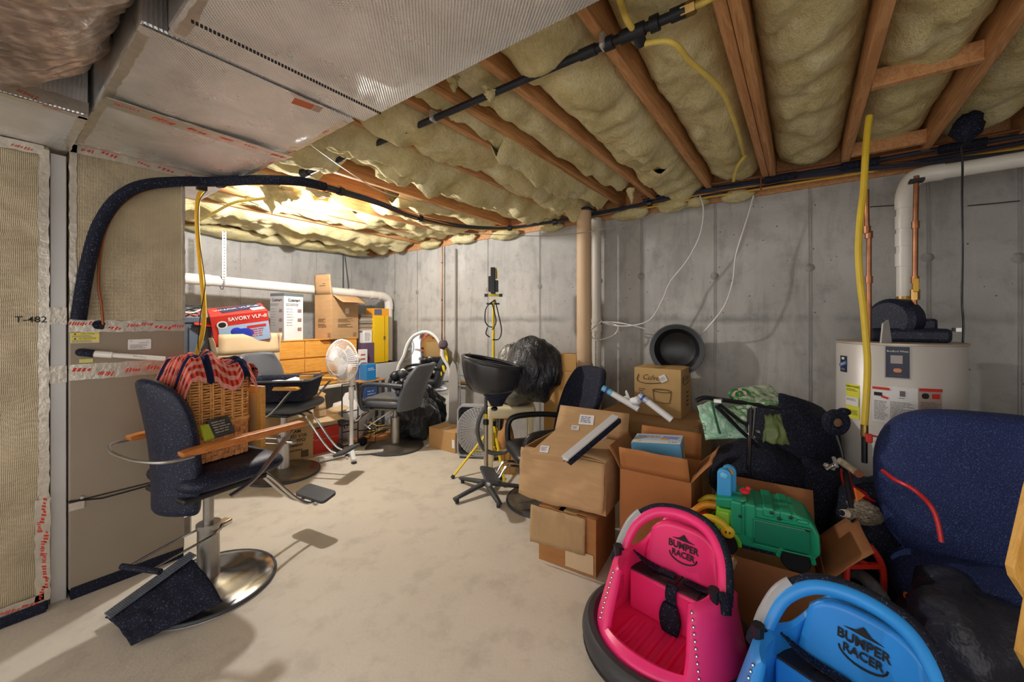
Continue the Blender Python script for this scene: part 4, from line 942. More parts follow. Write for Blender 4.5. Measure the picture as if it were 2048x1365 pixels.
# flat pale carton in front, vacuum box on it
yA = 4.34
xa0, xa1 = P(432, 700, y=yA).x, P(556, 700, y=yA).x; zA = P(500, 672, y=yA).z
Mq = TR(((xa0 + xa1) / 2, yA + .2, 0), 0)
stt = thing('grey_cabinet', 'dark grey plastic cabinet against the back wall beside the furnace', 'cabinet', (1.5, 4.6, 0))
gx0, gx1, gz = P(366, 640, y=4.5).x, P(424, 640, y=4.5).x, P(400, 637, y=4.5).z
MB().box(gx0, gx1, 4.5, 4.9, 0, gz).build('cabinet_body', M_('slate_plastic', (78, 88, 102), .45, 0, (4, .1)), stt, 0, bevel=.01)
MB().box(gx0 - .01, gx1 + .01, 4.485, 4.9, gz - .04, gz + .012).build('cabinet_top', M_('slate_plastic', (78, 88, 102), .45), stt, 0, bevel=.006)
MB().box(gx0 + .04, gx1 - .03, 4.488, 4.5, .7, gz - .08).build('cabinet_door', M_('slate_door', (88, 100, 116), .45, 0, (4, .1)), stt, 0, bevel=.006)
o = thing('wire_coil', 'small coil of dark wires on top of the grey cabinet', 'wire', (P(382, 625, y=4.7).x, 4.7, gz + .012))
for k in range(5):
    MB().tube([(P(380, 625, y=4.7).x + (.07 + .01 * k) * math.cos(a), 4.7 + (.07 + .012 * k) * math.sin(a) * .6, gz + .03 + .02 * k + .02 * math.sin(2 * a + k)) for a in [2 * PI * i / 18 for i in range(18)]], .006, 5, True).build('wire_turn', (black, redp, white, black, dgrey)[k], o)
shz = zA - .40
o = carton('pale_carton', 'open carton with a pale inner flap standing below the red and blue box', TR(((xa0 + xa1) / 2 + .02, yA + .22, .505)), xa1 - xa0, .42, zA - .18 - .505, (('-x', 12, .17), ('+x', 8, .2), ('-y', -6, .20)), m=cardin, mi=cardin)
Mv = TR((P(487, 660, y=4.52).x, 4.56, zA + .02 - .05), math.radians(-14)) @ MX.Rotation(math.radians(-9), 4, 'Y') @ MX.Rotation(math.radians(14), 4, 'X')
w_, d_, h_ = .46, .34, .30
o = carton('vacuum_box', 'tilted red and blue product box leaning on the pale carton', Mv, w_, d_, h_, closed=True, m=M_('box_red', (206, 52, 40), .45), tapes=False)
decal(side(Mv, '-y', w_, d_, h_, .02, h_ * .33), w_ - .05, h_ * .62, M_('box_sky', (166, 196, 232), .5), o, 'blue_panel')
MB().ell((0, 0, 0), .10, .06, .004, 20, M=side(Mv, '-y', w_, d_, h_, .0, h_ * .32)).build('printed_vacuum', M_('print_blue', (40, 66, 190), .4), o)
MB().ell((0, 0, 0), .05, .045, .004, 16, M=side(Mv, '-y', w_, d_, h_, -.05, h_ * .42)).build('printed_vacuum', MATS['print_blue'], o)
decal(side(Mv, '-y', w_, d_, h_, -.15, h_ * .70) @ TR((0, 0, .002)), .085, .075, paper, o, 'round_badge', .001, .037)
decal(side(Mv, '-y', w_, d_, h_, -.15, h_ * .70) @ TR((0, 0, .003)), .06, .05, ink, o, 'badge_head', .001, .024)
text('SAVORY VLP-di', .05, side(Mv, '-y', w_, d_, h_, .06, h_ * .84), paper, o, bold=.02, sx=.95)
lines(side(Mv, '-y', w_, d_, h_, .13, h_ * .30) @ TR((0, 0, .002)), .13, .09, 4, redp, o)
decal(side(Mv, '-y', w_, d_, h_, .12, h_ * .52) @ TR((0, 0, .002)), .16, .025, redp, o, 'red_strip')
ft = Mv @ TR((0, 0, h_ + .002)); decal(ft @ TR((.03, .04, 0), .15), w_ * .75, d_ * .6, M_('box_navy', (34, 42, 82), .45), o, 'navy_panel')
text('VINAX VLP-di', .065, ft @ TR((.0, .05, .002), .12), paper, o, bold=.02); decal(ft @ TR((.16, -.07, .002), .1), .11, .10, paper, o, 'shipping_label'); lines(ft @ TR((.16, -.07, .0038), .1), .09, .08, 5, inkg, o)
MB(Mv).prism([(0, 0), (.12, .02), (.13, .09), (.02, .11)], .004, frame((-w_ / 2, -d_ / 2, h_ * .7), (-1, 0, .25), (0, 1, .2))).build('torn_flap', M_('box_red', (206, 52, 40), .45), o, 0)
# items right of the dresser
def bx(name, label, px0, px1, py0, py1, y, d, m, cat='box', z0=None):
    a = P(px0, py0, y=y); b = P(px1, py1, y=y); zlo = b.z if z0 is None else z0
    o = thing(name, label, cat, ((a.x + b.x) / 2, y + d / 2, zlo)); MB().box(a.x, b.x, y, y + d, zlo, a.z).build('body', m, o, 0, bevel=.003)
    c = V(((a.x + b.x) / 2, y - .001, (a.z + zlo) / 2)); return o, frame(c, (1, 0, 0), (0, 0, 1)), b.x - a.x, a.z - zlo
yy = 5.05
o, f, ww, hh = bx('yellow_tool_case', 'tall bright yellow case standing by the white down pipe', 748, 777, 632, 735, 4.72, .2, M_('case_yellow', (230, 190, 24), .45), 'case', zb)
decal(f @ TR((ww * .22, .12, 0)), .03, .05, dgrey, o, 'latch'); MB().box(f.translation.x + ww * .2, f.translation.x + ww * .22, 4.714, 4.72, f.translation.z - hh / 2, f.translation.z + hh / 2).build('case_seam', M_('yellow_dark', (180, 140, 20), .5), o, 0)
ztop = f.translation.z + hh / 2
o, f, ww, hh = bx('orange_box', 'orange box with a grey label on top of the yellow case', 746, 778, 617, 632, 4.74, .16, M_('orange_card', (232, 160, 44), .55), 'box', ztop)
decal(f @ TR((-.05, 0, 0)), .12, hh * .8, M_('slate_label', (92, 98, 118), .5), o, 'grey_label')
o, f, ww, hh = bx('purple_box', 'dark plum box between the dresser and the yellow case', 722, 749, 687, 735, 4.72, .18, M_('plum_card', (98, 78, 104), .5), 'box', zb)
lines(f, ww * .6, hh * .5, 5, M_('plum_print', (130, 60, 70), .5), o)
zp = f.translation.z + hh / 2
o, f, ww, hh = bx('white_carton', 'small white printed box on top of the plum box', 727, 744, 662, 687, 4.74, .12, paper, 'box', zp)
lines(f, ww * .7, hh * .7, 6, inkg, o)
zw = f.translation.z + hh / 2
o, f, ww, hh = bx('stacked_folders', 'grey brown folders piled above the small white box', 722, 745, 628, 662, 4.76, .14, M_('folder_grey', (150, 138, 124), .6), 'folders', zw)
for k in range(5): MB().box(f.translation.x - ww / 2 - .006, f.translation.x + ww / 2 + .006, 4.75, 4.91, zw + hh * k / 5 + .004, zw + hh * k / 5 + .010).build('folder', (paper, cardb, dgrey, paper, inkb)[k], o, 0)
o, f, ww, hh = bx('bottle_box', 'white and red printed package right behind the fan head', 720, 735, 700, 733, 4.64, .05, paper, 'package', zb)
lines(f, ww * .8, hh * .8, 6, redm, o)
o, f, ww, hh = bx('white_photo_box', 'blue bordered photo box at the table edge right of the fan', 716, 732, 732, 758, 4.57, .06, M_('photo_blue', (58, 96, 170), .5), 'box', zb - .04 + .002)
decal(f, ww * .7, hh * .75, M_('photo_pale', (206, 206, 214), .5), o, 'photo_panel'); lines(f @ TR((0, 0, .002)), ww * .5, hh * .4, 4, inkg, o)
sg = thing('small_stand', 'low wooden stand in front of the table holding the blue boxes', 'stand', P(745, 860, y=4.5))
a = P(712, 765, y=4.40); b = P(770, 768, y=4.40)
MB().box(a.x, b.x, 4.38, 4.56, a.z - .02, a.z).build('stand_top', M_('stand_wood', (190, 140, 84), .6), sg, 0, bevel=.003)
for x in (a.x + .03, b.x - .03):
    for y in (4.40, 4.54): MB().box(x - .015, x + .015, y - .015, y + .015, 0, a.z - .02).build('leg', dgrey, sg, 0)
zs = a.z
o, f, ww, hh = bx('bright_blue_box', 'bright blue box with pale lettering on the low stand', 733, 752, 730, 766, 4.39, .15, M_('box_blue', (30, 128, 200), .45), 'box', zs)
lines(f @ TR((0, hh * .2, 0)), ww * .7, .04, 2, paper, o)
o, f, ww, hh = bx('deep_blue_bag', 'deep blue printed bag below the low stand', 731, 755, 772, 815, 4.32, .05, M_('bag_blue', (52, 82, 140), .5, 0, (12, .3)), 'bag', None)
lines(f, ww * .7, hh * .6, 5, M_('pale_blue', (170, 186, 210), .5), o)
o, f, ww, hh = bx('white_bin', 'pale grey plastic bin behind the salon chair by the mirror', 753, 800, 728, 790, 4.60, .26, M_('pale_bin', (204, 206, 210), .45), 'bin', .0)
MB().box(f.translation.x - ww / 2 - .01, f.translation.x + ww / 2 + .01, 4.605, 4.89, hh - .03, hh).build('bin_lid', white, o, 0, bevel=.01)
# mirror
mr = thing('ornate_mirror', 'white scalloped mirror frame leaning behind the grey salon chair', 'mirror', P(845, 860, y=4.25))
ym = 4.15
ctr = [(853, 664), (873, 676), (884, 698), (886, 715), (897, 735), (902, 765), (899, 800), (894, 845), (860, 850), (822, 845), (808, 800), (795, 762), (797, 735), (808, 712), (815, 690), (828, 672)]
pp = cr([P(*p, d=5.16) for p in ctr], 3, True)
cc = sum(pp, V()) / len(pp)
MB().tube(pp, .038, 8, True, .6).build('scalloped_frame', M_('frame_white', (236, 236, 234), .4), mr)
me_ = MB(); k = len(pp); me_.add([p + FW * .012 for p in pp] + [cc + FW * .012], [(i, (i + 1) % k, k) for i in range(k)])
me_.build('mirror_glass', M_('mirror_glass', (210, 214, 216), .04, 1.), mr, 0)
MB().bar(cc + FW * .03 - V((0, 0, .62)), cc + FW * .03 + V((0, 0, .3)), .34, .02, FW).build('backing_board', dgrey, mr, 0)
jk = thing('yellow_jacket', 'bright yellow jacket hanging off the right edge of the mirror', 'jacket', P(886, 700, d=5.1))
def fj(u, v):
    a = P(872 + 18 * u + 10 * v * u, 680 + 14 * u + (78 + 20 * (u - .5)) * v, d=5.22)
    return a + V((.01 * NZ.noise(V((u * 6, v * 8, 1))), .05 * NZ.noise(V((u * 5, v * 4, 2))) - .04 * math.sin(PI * u), 0))
MB().grid(fj, 14, 20).build('jacket_cloth', M_('jacket_yellow', (236, 208, 26), .7, 0, (8, .12)), jk, 80, solid=.02)
o = thing('dark_garment', 'dark patterned garment bunched at the top of the yellow jacket', 'garment', P(882, 680, d=5.0)); q = P(886, 690, d=5.05); lump(q, .06, .05, .06, 33, o, M_('plum_cloth', (92, 76, 88), .8, 0, (20, .4)), 'cloth_bunch')
o = thing('ironing_board', 'grey ironing board standing on end right of the mirror', 'ironing board', P(906, 860, d=4.95)); a = P(906, 725, d=4.95); b = a
MB().prism([(-.05, 0), (.07, 0), (.07, .72), (.04, .86), (0, .92), (-.03, .86), (-.05, .7)], .03, frame((a.x, a.y, .02), RT, (0, 0, 1))).build('board', M_('board_grey', (168, 166, 164), .6), o, 0, bevel=.01)
MB().tube(cr([V((a.x, a.y, .02)) + RT * .09 - FW * .02, V((a.x, a.y, .7)) + RT * .09 - FW * .02, V((a.x, a.y, .92)) + RT * .05 - FW * .02], 4), .008, 6).build('board_rail', galv, o)
# shoes/headset on chair 3
o = thing('black_goggles', 'black and white goggles lying on the seat of the chair by the mirror', 'goggles', (2.80, 3.82, .60))
for k, (px, py, r, m) in enumerate(((792, 752, .07, black), (805, 748, .06, dgrey), (797, 770, .075, black), (808, 788, .07, black), (800, 785, .06, dgrey), (806, 742, .03, white), (805, 760, .03, white), (812, 765, .05, black))):
    q = P(px, py, d=4.45); lump(q, r, r * .8, r * .8, k * 3 + 11, o, m, 'padded_piece', 12, .3)
# pedestal fan ----------------------------------------------------
pf = thing('pedestal_fan', 'white pedestal fan with a round cage standing between two salon chairs', 'fan', P(703, 915, z=0))
B0 = P(703, 912, z=0)
for px, py in ((637, 921), (767, 902)):
    MB().bar(B0 + V((0, 0, .03)), P(px, py, z=.03), .045, .03).build('foot', white, pf, 0, bevel=.006)
u1 = (P(767, 902, z=.02) - P(637, 921, z=.02)).normalized(); u2 = V((-u1.y, u1.x, 0))
for s in (-.26, .22):
    e_ = B0 + u2 * s; MB().bar(B0 + V((0, 0, .055)), e_ + V((0, 0, .03)), .045, .03).build('foot', white, pf, 0, bevel=.006)
    MB().box(e_.x - .02, e_.x + .02, e_.y - .02, e_.y + .02, 0, .018).build('foot_pad', black, pf, 0)
hz_ = P(702, 740, d=4.2).z
MB().cyl(B0, B0 + V((0, 0, .70)), .020, None, 14).build('lower_pole', white, pf); MB().cyl(B0 + V((0, 0, .66)), B0 + V((0, 0, hz_ - .05)), .0155, None, 14).build('upper_pole', white, pf)
MB().cyl(B0 + V((0, 0, .60)), B0 + V((0, 0, .73)), .028, None, 14).build('height_collar', white, pf); MB().cyl(B0, B0 + V((0, 0, .12)), .035, .025, 14).build('hub_socket', white, pf)
MB().box(B0.x - .022, B0.x + .022, B0.y - .02, B0.y + .02, hz_ - .17, hz_ - .02).build('control_box', white, pf, 0, bevel=.006)
fc = P(684, 723, d=4.12); axd = (fc - V((B0.x, B0.y, fc.z))).normalized(); axd = V((-.98, -.20, .02)).normalized()
Mfan = frame(fc, V((axd.y, -axd.x, 0)), (0, 0, 1)); 
if (Mfan.to_3x3() @ V((0, 0, 1))).dot(axd) < 0: Mfan = frame(fc, V((-axd.y, axd.x, 0)), (0, 0, 1))
wirew = M_('fan_wire', (236, 236, 238), .4)
RF = .225
for side_ in (1, -1):
    mb = MB()
    for i in range(60):
        a = 2 * PI * i / 60; pts = []
        for r, z in ((.05, .06), (.12, .058), (.19, .04), (.222, .012), (RF, 0)):
            pts.append(Mfan @ V((r * math.cos(a + .0 * r), r * math.sin(a), side_ * z)))
        mb.tube(pts, .0022, 4)
    mb.build('cage_wires', wirew, pf, 80, kind='stuff')
MB(Mfan).torus(RF, .007, None, 40, 6).build('cage_rim', white, pf); MB(Mfan).torus(.14, .003, TR((0, 0, .054)), 40, 5).build('cage_ring', white, pf)
MB(Mfan).lathe([(0, .062), (.05, .062), (.052, .055), (0, .05)], 20).build('cage_badge', white, pf)
bladem = M_('fan_blade', (216, 218, 222), .35)
for k in range(3):
    a0 = 2 * PI * k / 3 + .5
    def fbl(u, v):
        r = .04 + .155 * u; a = a0 + (v - .5) * (1.5 - .4 * u) * (1 if u > 0 else .6)
        return (r * math.cos(a), r * math.sin(a), .028 * (v - .5))
    MB(Mfan).grid(fbl, 8, 8).build('blade', bladem, pf, 80, solid=.003)
MB(Mfan).cyl((0, 0, -.02), (0, 0, .03), .04, .03, 16).build('blade_hub', white, pf)
MB(Mfan).lathe([(0, -.22), (.04, -.215), (.058, -.19), (.062, -.08), (.05, -.06), (0, -.06)], 24).build('motor_housing', white, pf)
MB(Mfan).box(-.012, .012, .05, .075, -.17, -.14).build('oscillation_knob', white, pf, 0, bevel=.004)
MB().tube(cr([fc + V((.15, .05, -.08)), fc + V((.19, .05, -.3)), B0 + V((.07, 0, .55)), B0 + V((.10, -.02, .42)), B0 + V((.06, 0, .36)), B0 + V((.03, 0, .40))], 6), .005, 6).build('power_cord', white, pf)
# luggage trolley behind the fan
lg = thing('folding_trolley', 'black folding luggage trolley with wheels behind the fan pole', 'trolley', P(700, 888, z=0))
ty = 4.10; q0 = P(684, 880, y=ty); q1 = P(716, 884, y=ty)
for q in (q0, q1): MB().tube([V((q.x, ty, .05)), V((q.x, ty, P(q0.x and 684, 770, y=ty).z))], .007, 6).build('upright', black, lg)
for z in (.2, .42, P(684, 770, y=ty).z): MB().tube([V((q0.x, ty, z)), V((q1.x, ty, z))], .006, 6).build('cross_bar', black, lg)
for q in (q0 - V((.06, 0, 0)), q1 + V((.04, 0, 0))): MB(frame((q.x, ty - .03, .055), (1, 0, 0), (0, 0, 1))).lathe([(0, -.02), (.05, -.02), (.055, 0), (.05, .02), (0, .02)], 18).build('wheel', black, lg)
MB().tube([V((q0.x - .08, ty - .03, .055)), V((q1.x + .06, ty - .03, .055))], .007, 6).build('axle', black, lg)
MB().tube([V((q1.x, ty, .18)), V((q1.x + .16, ty - .1, .18)), V((q1.x + .16, ty - .1, .03)), V((q1.x, ty, .05))], .006, 6).build('toe_frame', black, lg)
# floor cartons
c0_ = P(628, 916, z=0); lft = P(505, 930, z=0)
Mq = TR((c0_.x, c0_.y + .02, 0), math.radians(-14)) @ TR((-.23, .21, 0)); w_, d_, h_ = .46, .42, P(628, 820, d=4.17).z
o = carton('lettered_carton', 'brown carton with black stencilled lettering under the grey salon chair', Mq, w_, d_, h_, (('-x', 70, .2), ('+x', 40, .2), ('-y', 150, .16), ('+y', 15, .2)), m=M_('carton_tan', (184, 150, 104), .8, 0, (4, .08)))
for k, s in enumerate(('LEAM', 'SPEED 1/10', 'MASSIFFO', 'COMMENT', 'Assemblers')): text(s, .045 if k < 3 else .03, side(Mq, '-y', w_, d_, h_, .06, h_ - .20 - .048 * k), ink, o, bold=.02)
decal(side(Mq, '-y', w_, d_, h_, .15, .06), .07, .07, inkb, o, 'printed_square')
MB(Mq).grid(lambda u, v: (-.02 + .24 * u, -d_ / 2 - .02 - .05 * v, h_ + .05 - .12 * v + .05 * u), 4, 4).build('bent_flap', cardin, o, 0, solid=.004)
c0_ = P(680, 898, z=0)
Mq = TR((c0_.x - .16, c0_.y + .16, 0), math.radians(-6)); o = carton('red_box', 'red printed box on the floor left of the fan pole', Mq, .34, .26, .27, closed=True, m=M_('red_card', (214, 56, 38), .5, 0, (6, .06)), tapes=False)
decal(side(Mq, '-y', .34, .26, .27, 0, .15), .335, .012, M_('light_red', (232, 110, 90), .5), o, 'pale_band'); lines(side(Mq, '-y', .34, .26, .27, -.12, .2), .06, .10, 3, paper, o)
o = carton('flat_carton', 'pale open carton resting on the red box', Mq @ TR((-.03, .05, .272)), .40, .3, .12, (('-y', 95, .2), ('+x', 70, .15), ('-x', 30, .15), ('+y', 10, .16)), m=cardin)
o = thing('white_sack', 'rumpled white sack behind the fan pole under the table', 'sack', (2.72, 4.45, 0)); lump((2.72, 4.45, .23), .20, .14, .30, 61, o, M_('sack_white', (214, 214, 216), .7), 'sack_cloth', 20, .4)
bt = thing('black_trash_bag', 'shiny black trash bag on the floor behind the chair by the mirror', 'trash bag', P(830, 885, z=0))
bagm = NT('bin_bag'); bagm.set(lin((34, 36, 42)), .28, 0, 0, .6); bagm.bump(bagm.noise(9, 5, .6, bagm.mapping((1, 1, .4)), 1.5), .9, .05); bagm = bagm.m
q = P(836, 870, d=4.92); lump((q.x, q.y, .20), .28, .20, .27, 21, bt, bagm, 'bag_film', 48, .5)
o = carton('long_brown_carton', 'plain brown carton on the floor left of the box fan', TR((3.20, 3.24, 0)), .25, .42, .225, closed=True, m=M_('carton_plain', (190, 148, 96), .8, 0, (4, .06)))
decal(side(TR((3.20, 3.24, 0)), '-x', .25, .42, .225, .185, .10), .04, .09, paper, o, 'shipping_label')
# clutter under chair 3
o = thing('cable_heap', 'tangled heap of cables and tools on the floor under the chair by the mirror', 'cables', P(750, 860, z=0))
rr = random.Random(12); ctr_ = P(752, 872, z=0)
for k in range(14):
    pts = [ctr_ + V((rr.gauss(0, .14), rr.gauss(.1, .16), abs(rr.gauss(.06, .08)) + .01)) for _ in range(5)]
    MB().tube(cr(pts, 5), rr.choice((.005, .007, .009)), 5).build('cable', (black, dgrey, galv, black, M_('tool_yellow', (206, 168, 60), .5))[k % 5], o)
o = thing('wooden_board', 'flat brown board lying under the tangled cables', 'board', P(748, 885, z=0)); q = P(750, 880, z=0)
MB().box(-.24, .24, -.15, .3, 0, .02, TR(q, -.5)).build('board', cardb2, o, 0, bevel=.003)
# tray on chair 2
Mt = TR((1.66, 3.84, .735), math.radians(-45))
tr_ = thing('dark_tray', 'large dark deep tray resting on the seat of the grey salon chair', 'tray', M=Mt)
mb = MB(Mt)
def ftray(u, v):
    P4 = rrect(.60, .44, .05, 5); k = len(P4); i = u * k; a = P4[int(i) % k]; b = P4[(int(i) + 1) % k]; f_ = i - int(i)
    x, y = a[0] + (b[0] - a[0]) * f_, a[1] + (b[1] - a[1]) * f_
    s = .86 + .14 * v; return (x * s, y * s, .01 + .17 * v)
mb.grid(ftray, 24, 5, True); mb.prism([(x * .86, y * .86) for x, y in rrect(.60, .44, .05, 5)], .012); mb.build('tray_shell', navyf, tr_, 30, solid=.006)
MB(Mt).tube([(x, y, .18) for x, y in rrect(.61, .45, .05, 5)], .010, 6, True).build('tray_rim', dgrey, tr_)
o = thing('white_towel', 'white towel lying inside the dark tray', 'towel', M=Mt @ TR((0, 0, .02))); lump(Mt @ V((.02, .03, .09)), .2, .12, .075, 44, o, paper, 'towel_cloth', 18, .4)
o = thing('wooden_slat', 'short orange wooden slat lying inside the dark tray', 'slat', M=Mt @ TR((.2, .1, .1))); MB(Mt).box(.12, .24, .08, .11, .15, .19).build('slat_body', armw2, o, 0)  # plain slat of orange wood
# ================================================================ shampoo bowl, work light, box fan
sb_ = thing('shampoo_bowl_stand', 'black shampoo bowl on a five legged stand with a looping hose', 'salon basin', (2.66, 2.23, 0))
B0 = P(972, 985, z=0); B0.z = 0
mb = MB()
for k, (px, py) in enumerate(((918, 1000), (997, 1010), (1040, 978), (1005, 952), (925, 962))):
    e_ = P(px, py, z=.02); d_ = (e_ - B0); d_.z = 0; d_.normalize(); L = .30
    n_ = V((-d_.y, d_.x, 0)); pts = []
    def fl_(u, v): 
        w_ = .030 - .010 * u; y = (v - .5) * 2 * w_; z = .085 - .050 * u + (.0 if abs(v - .5) > .3 else .012)
        return B0 + d_ * (.02 + L * u) + n_ * y + V((0, 0, z))
    m2 = MB(); m2.grid(fl_, 6, 4); m2.build('foot', M_('foot_grey', (62, 64, 68), .5), sb_, 50, solid=.03, bevel=0)
    MB().cyl(B0 + d_ * (L - .01), B0 + d_ * (L - .01) + V((0, 0, .03)), .016, None, 10).build('caster_pad', black, sb_)
MB().cyl(B0 + V((0, 0, .06)), B0 + V((0, 0, .11)), .03, .026, 14).build('pole_socket', dgrey, sb_)
MB().cyl(B0 + V((0, 0, .10)), B0 + V((0, 0, .58)), .019, None, 14).build('lower_pole', M_('pole_beige', (176, 164, 146), .35, .6), sb_)
MB().cyl(B0 + V((0, 0, .56)), B0 + V((0, 0, .80)), .014, None, 14).build('upper_pole', dgrey, sb_)
MB().cyl(B0 + V((0, 0, .57)), B0 + V((0, 0, .61)), .024, None, 14).build('clamp', black, sb_); MB().ell(B0 + V((.05, -.05, .70)), .03, .03, .02, 10).build('clamp_knob', black, sb_)
MB().cyl(B0 + V((0, 0, .62)), B0 + V((0, 0, .66)), .0155, None, 14).build('yellow_band', yellow, sb_)
hd = RT * 1.0
bowlm = M_('basin_black', (48, 49, 53), .26, 0, (6, .15))
# bowl: local +x along hd (image right), neck rest at the left rim
Mb = MX((hd, FW, V((0, 0, 1)))).transposed().to_4x4(); Mb.translation = B0 + V((0, 0, .83)) + hd * .07
def fbowl(u, v):
    a = 2 * PI * u; t_ = v; rx, ry = .235, .21
    s = (math.sin(t_ * PI / 2)) ** .42
    x = rx * s * math.cos(a); y = ry * s * math.sin(a)
    z = .02 + .25 * (1 - math.cos(t_ * PI / 2)) ** 1.2 - .0 + (.05 * max(0, -math.cos(a)) - .05 * max(0, math.cos(a)) - .03 * abs(math.sin(a)) * 0) * t_ ** 3
    return (x - .03 * t_, y, z)
MB(Mb).grid(fbowl, 44, 16, True).build('bowl', bowlm, sb_, 80, solid=-.012)
rim = [Mb @ V(fbowl(i / 44, 1)) for i in range(44)]
MB().tube(rim, .014, 8, True).build('bowl_rim', M_('basin_rim', (56, 57, 61), .25), sb_)
MB(Mb).box(-.22, -.20, -.05, .05, .28, .34).build('neck_rest', bowlm, sb_, 0, bevel=.008)
MB(Mb).lathe([(.0, -.10), (.05, -.10), (.09, -.03), (.14, .02), (.15, .06), (0, .06)], 24, TR((.02, 0, 0))).build('drain_housing', navyf, sb_)
MB().tube(cr([B0 + V((.01, .0, .73)), B0 - hd * .055 + V((0, 0, .62)), B0 - hd * .07 + V((0, 0, .50)), B0 - hd * .03 + V((0, 0, .38)), B0 + hd * .05 + V((0, 0, .33)), B0 + hd * .15 + V((0, 0, .335)), B0 + hd * .22 + V((0, 0, .38))], 6), .018, 10).build('drain_hose', M_('hose_grey', (82, 80, 78), .45), sb_)
# work light
wl_ = thing('work_light_tripod', 'yellow tripod work light with folded black lamp heads by the wall', 'work light', P(977, 935, z=0))
T0 = P(977, 935, z=0); T0.z = 0; dT = 3.95
pt = P(987, 600, d=dT); T1 = V((pt.x, pt.y, pt.z)); T0 = V((pt.x, pt.y, 0))
MB().cyl(T0 + V((0, 0, .12)), T0 + V((0, 0, 1.0)), .017, None, 12).build('lower_mast', yellow, wl_); MB().cyl(T0 + V((0, 0, .9)), T1, .0135, None, 12).build('upper_mast', yellow, wl_)
for px, py in ((905, 955), (1010, 972), (1050, 930)):
    e_ = P(px, py, z=.012); k0 = T0 + V((0, 0, .40)); MB().bar(k0, e_, .022, .014).build('leg', yellow, wl_, 0, bevel=.003)
    MB().bar(T0 + V((0, 0, .18)), k0.lerp(e_, .55), .014, .010).build('brace', yellow, wl_, 0); MB().bar(k0.lerp(e_, .97), e_ + (e_ - k0) * .015, .028, .02).build('foot_cap', black, wl_, 0)
MB().cyl(T0 + V((0, 0, .36)), T0 + V((0, 0, .44)), .026, None, 12).build('leg_collar', black, wl_); MB().cyl(T0 + V((0, 0, .98)), T0 + V((0, 0, 1.02)), .024, None, 12).build('mast_clamp', black, wl_)
cb = P(987, 591, d=dT); MB().bar(cb - RT * .07, cb + RT * .07, .03, .022).build('cross_bar', yellow, wl_, 0, bevel=.004)
for s in (-1, 1): MB().bar(cb + RT * (.055 * s), cb + RT * (.09 * s), .034, .03).build('bar_knob', black, wl_, 0, bevel=.004)
kk = P(985, 608, d=dT); MB().bar(kk - RT * .06, kk + RT * .07, .02, .018).build('cable_hook', black, wl_, 0)
for s, za, zb_, w_ in ((-.028, 584, 554, .02), (.002, 588, 537, .028), (.036, 584, 562, .022)):
    a = P(986, za, d=dT); b = P(986, zb_, d=dT); MB().bar(a + RT * s, b + RT * s, .17 if s == .002 else .14, w_ * 1.6, RT).build('lamp_head', black, wl_, 0, bevel=.005)
    MB().bar(a + RT * (s + w_ * .83) + V((0, 0, .02)), b + RT * (s + w_ * .83) - V((0, 0, .02)), .11, .003, RT).build('lamp_glass', M_('lamp_glass', (170, 176, 180), .1, .3), wl_, 0)
a = P(993, 558, d=dT); MB().tube(cr([a, P(993, 545, d=dT), P(991, 537, d=dT), P(988, 540, d=dT)], 4), .009, 6).build('yellow_handle', yellow, wl_)
for pts in (((990, 600), (973, 615), (970, 640), (976, 652), (985, 655)), ((990, 600), (996, 625), (1003, 660), (998, 678), (985, 680)), ((984, 606), (992, 640), (988, 655), (984, 660)), ((975, 655), (972, 668), (980, 675))):
    MB().tube(cr([P(*p, d=dT - .03) for p in pts], 5), .0065, 6).build('cable', black, wl_)
# box fan
bf = thing('box_fan', 'grey square box fan with a round grille on the floor by the wall', 'fan', P(945, 922, z=0))
bl_ = P(914, 917, z=0); rt_ = (RT * .88 + FW * -.10).normalized(); up_ = V((0, 0, 1)); nr_ = rt_.cross(up_)
if nr_.dot(FW) > 0: nr_ = -nr_
Mf = MX((rt_, up_, nr_)).transposed().to_4x4(); W_, H_ = .455, .535; Mf.translation = bl_ + rt_ * (W_ / 2) + V((0, 0, .018 + H_ / 2))
fr = M_('fan_frame_grey', (160, 160, 166), .4, 0, (6, .1))
mb = MB(Mf); o_ = rrect(W_, H_, .06, 5); i_ = rrect(W_ - .03, H_ - .03, .05, 5); k = len(o_)
for z0, z1 in ((-.11, .0),):
    vs = [(x, y, z1) for x, y in o_] + [(x, y, z1) for x, y in i_] + [(x, y, z0) for x, y in o_] + [(x, y, z0) for x, y in i_]
    fs = []
    for i in range(k):
        j = (i + 1) % k; fs += [(i, j, k + j, k + i), (2 * k + i, 3 * k + i, 3 * k + j, 2 * k + j), (i, 2 * k + i, 2 * k + j, j), (k + i, k + j, 3 * k + j, 3 * k + i)]
    mb.add(vs, fs)
mb.build('housing', fr, bf, 40)
mb = MB(Mf)
for i in range(15):
    r = .052 + .0125 * i
    mb.tube([(r * math.cos(a), r * math.sin(a) * (1 + .1 * i / 15), .004) for a in [2 * PI * q / 40 for q in range(40)]], .0034, 4, True)
for i in range(40):
    a = 2 * PI * i / 40; pts = []
    for r in (.05, .12, .20, .235):
        aa = a + (r - .05) * 1.2; x, y = r * math.cos(aa), r * math.sin(aa) * 1.1; x = max(-W_ / 2 + .018, min(W_ / 2 - .018, x)); y = max(-H_ / 2 + .018, min(H_ / 2 - .018, y)); pts.append((x, y, .002))
    mb.tube(pts, .0022, 4)
mb.build('front_grille', M_('grille_grey', (200, 200, 206), .4), bf, 60, kind='stuff')
MB(Mf).lathe([(0, .010), (.040, .010), (.046, .006), (.046, -.004), (0, -.004)], 28).build('hub_badge', M_('hub_grey', (140, 142, 146), .4), bf)
text('Lasko', .022, Mf @ TR((0, 0, .0108)), ink, bf)
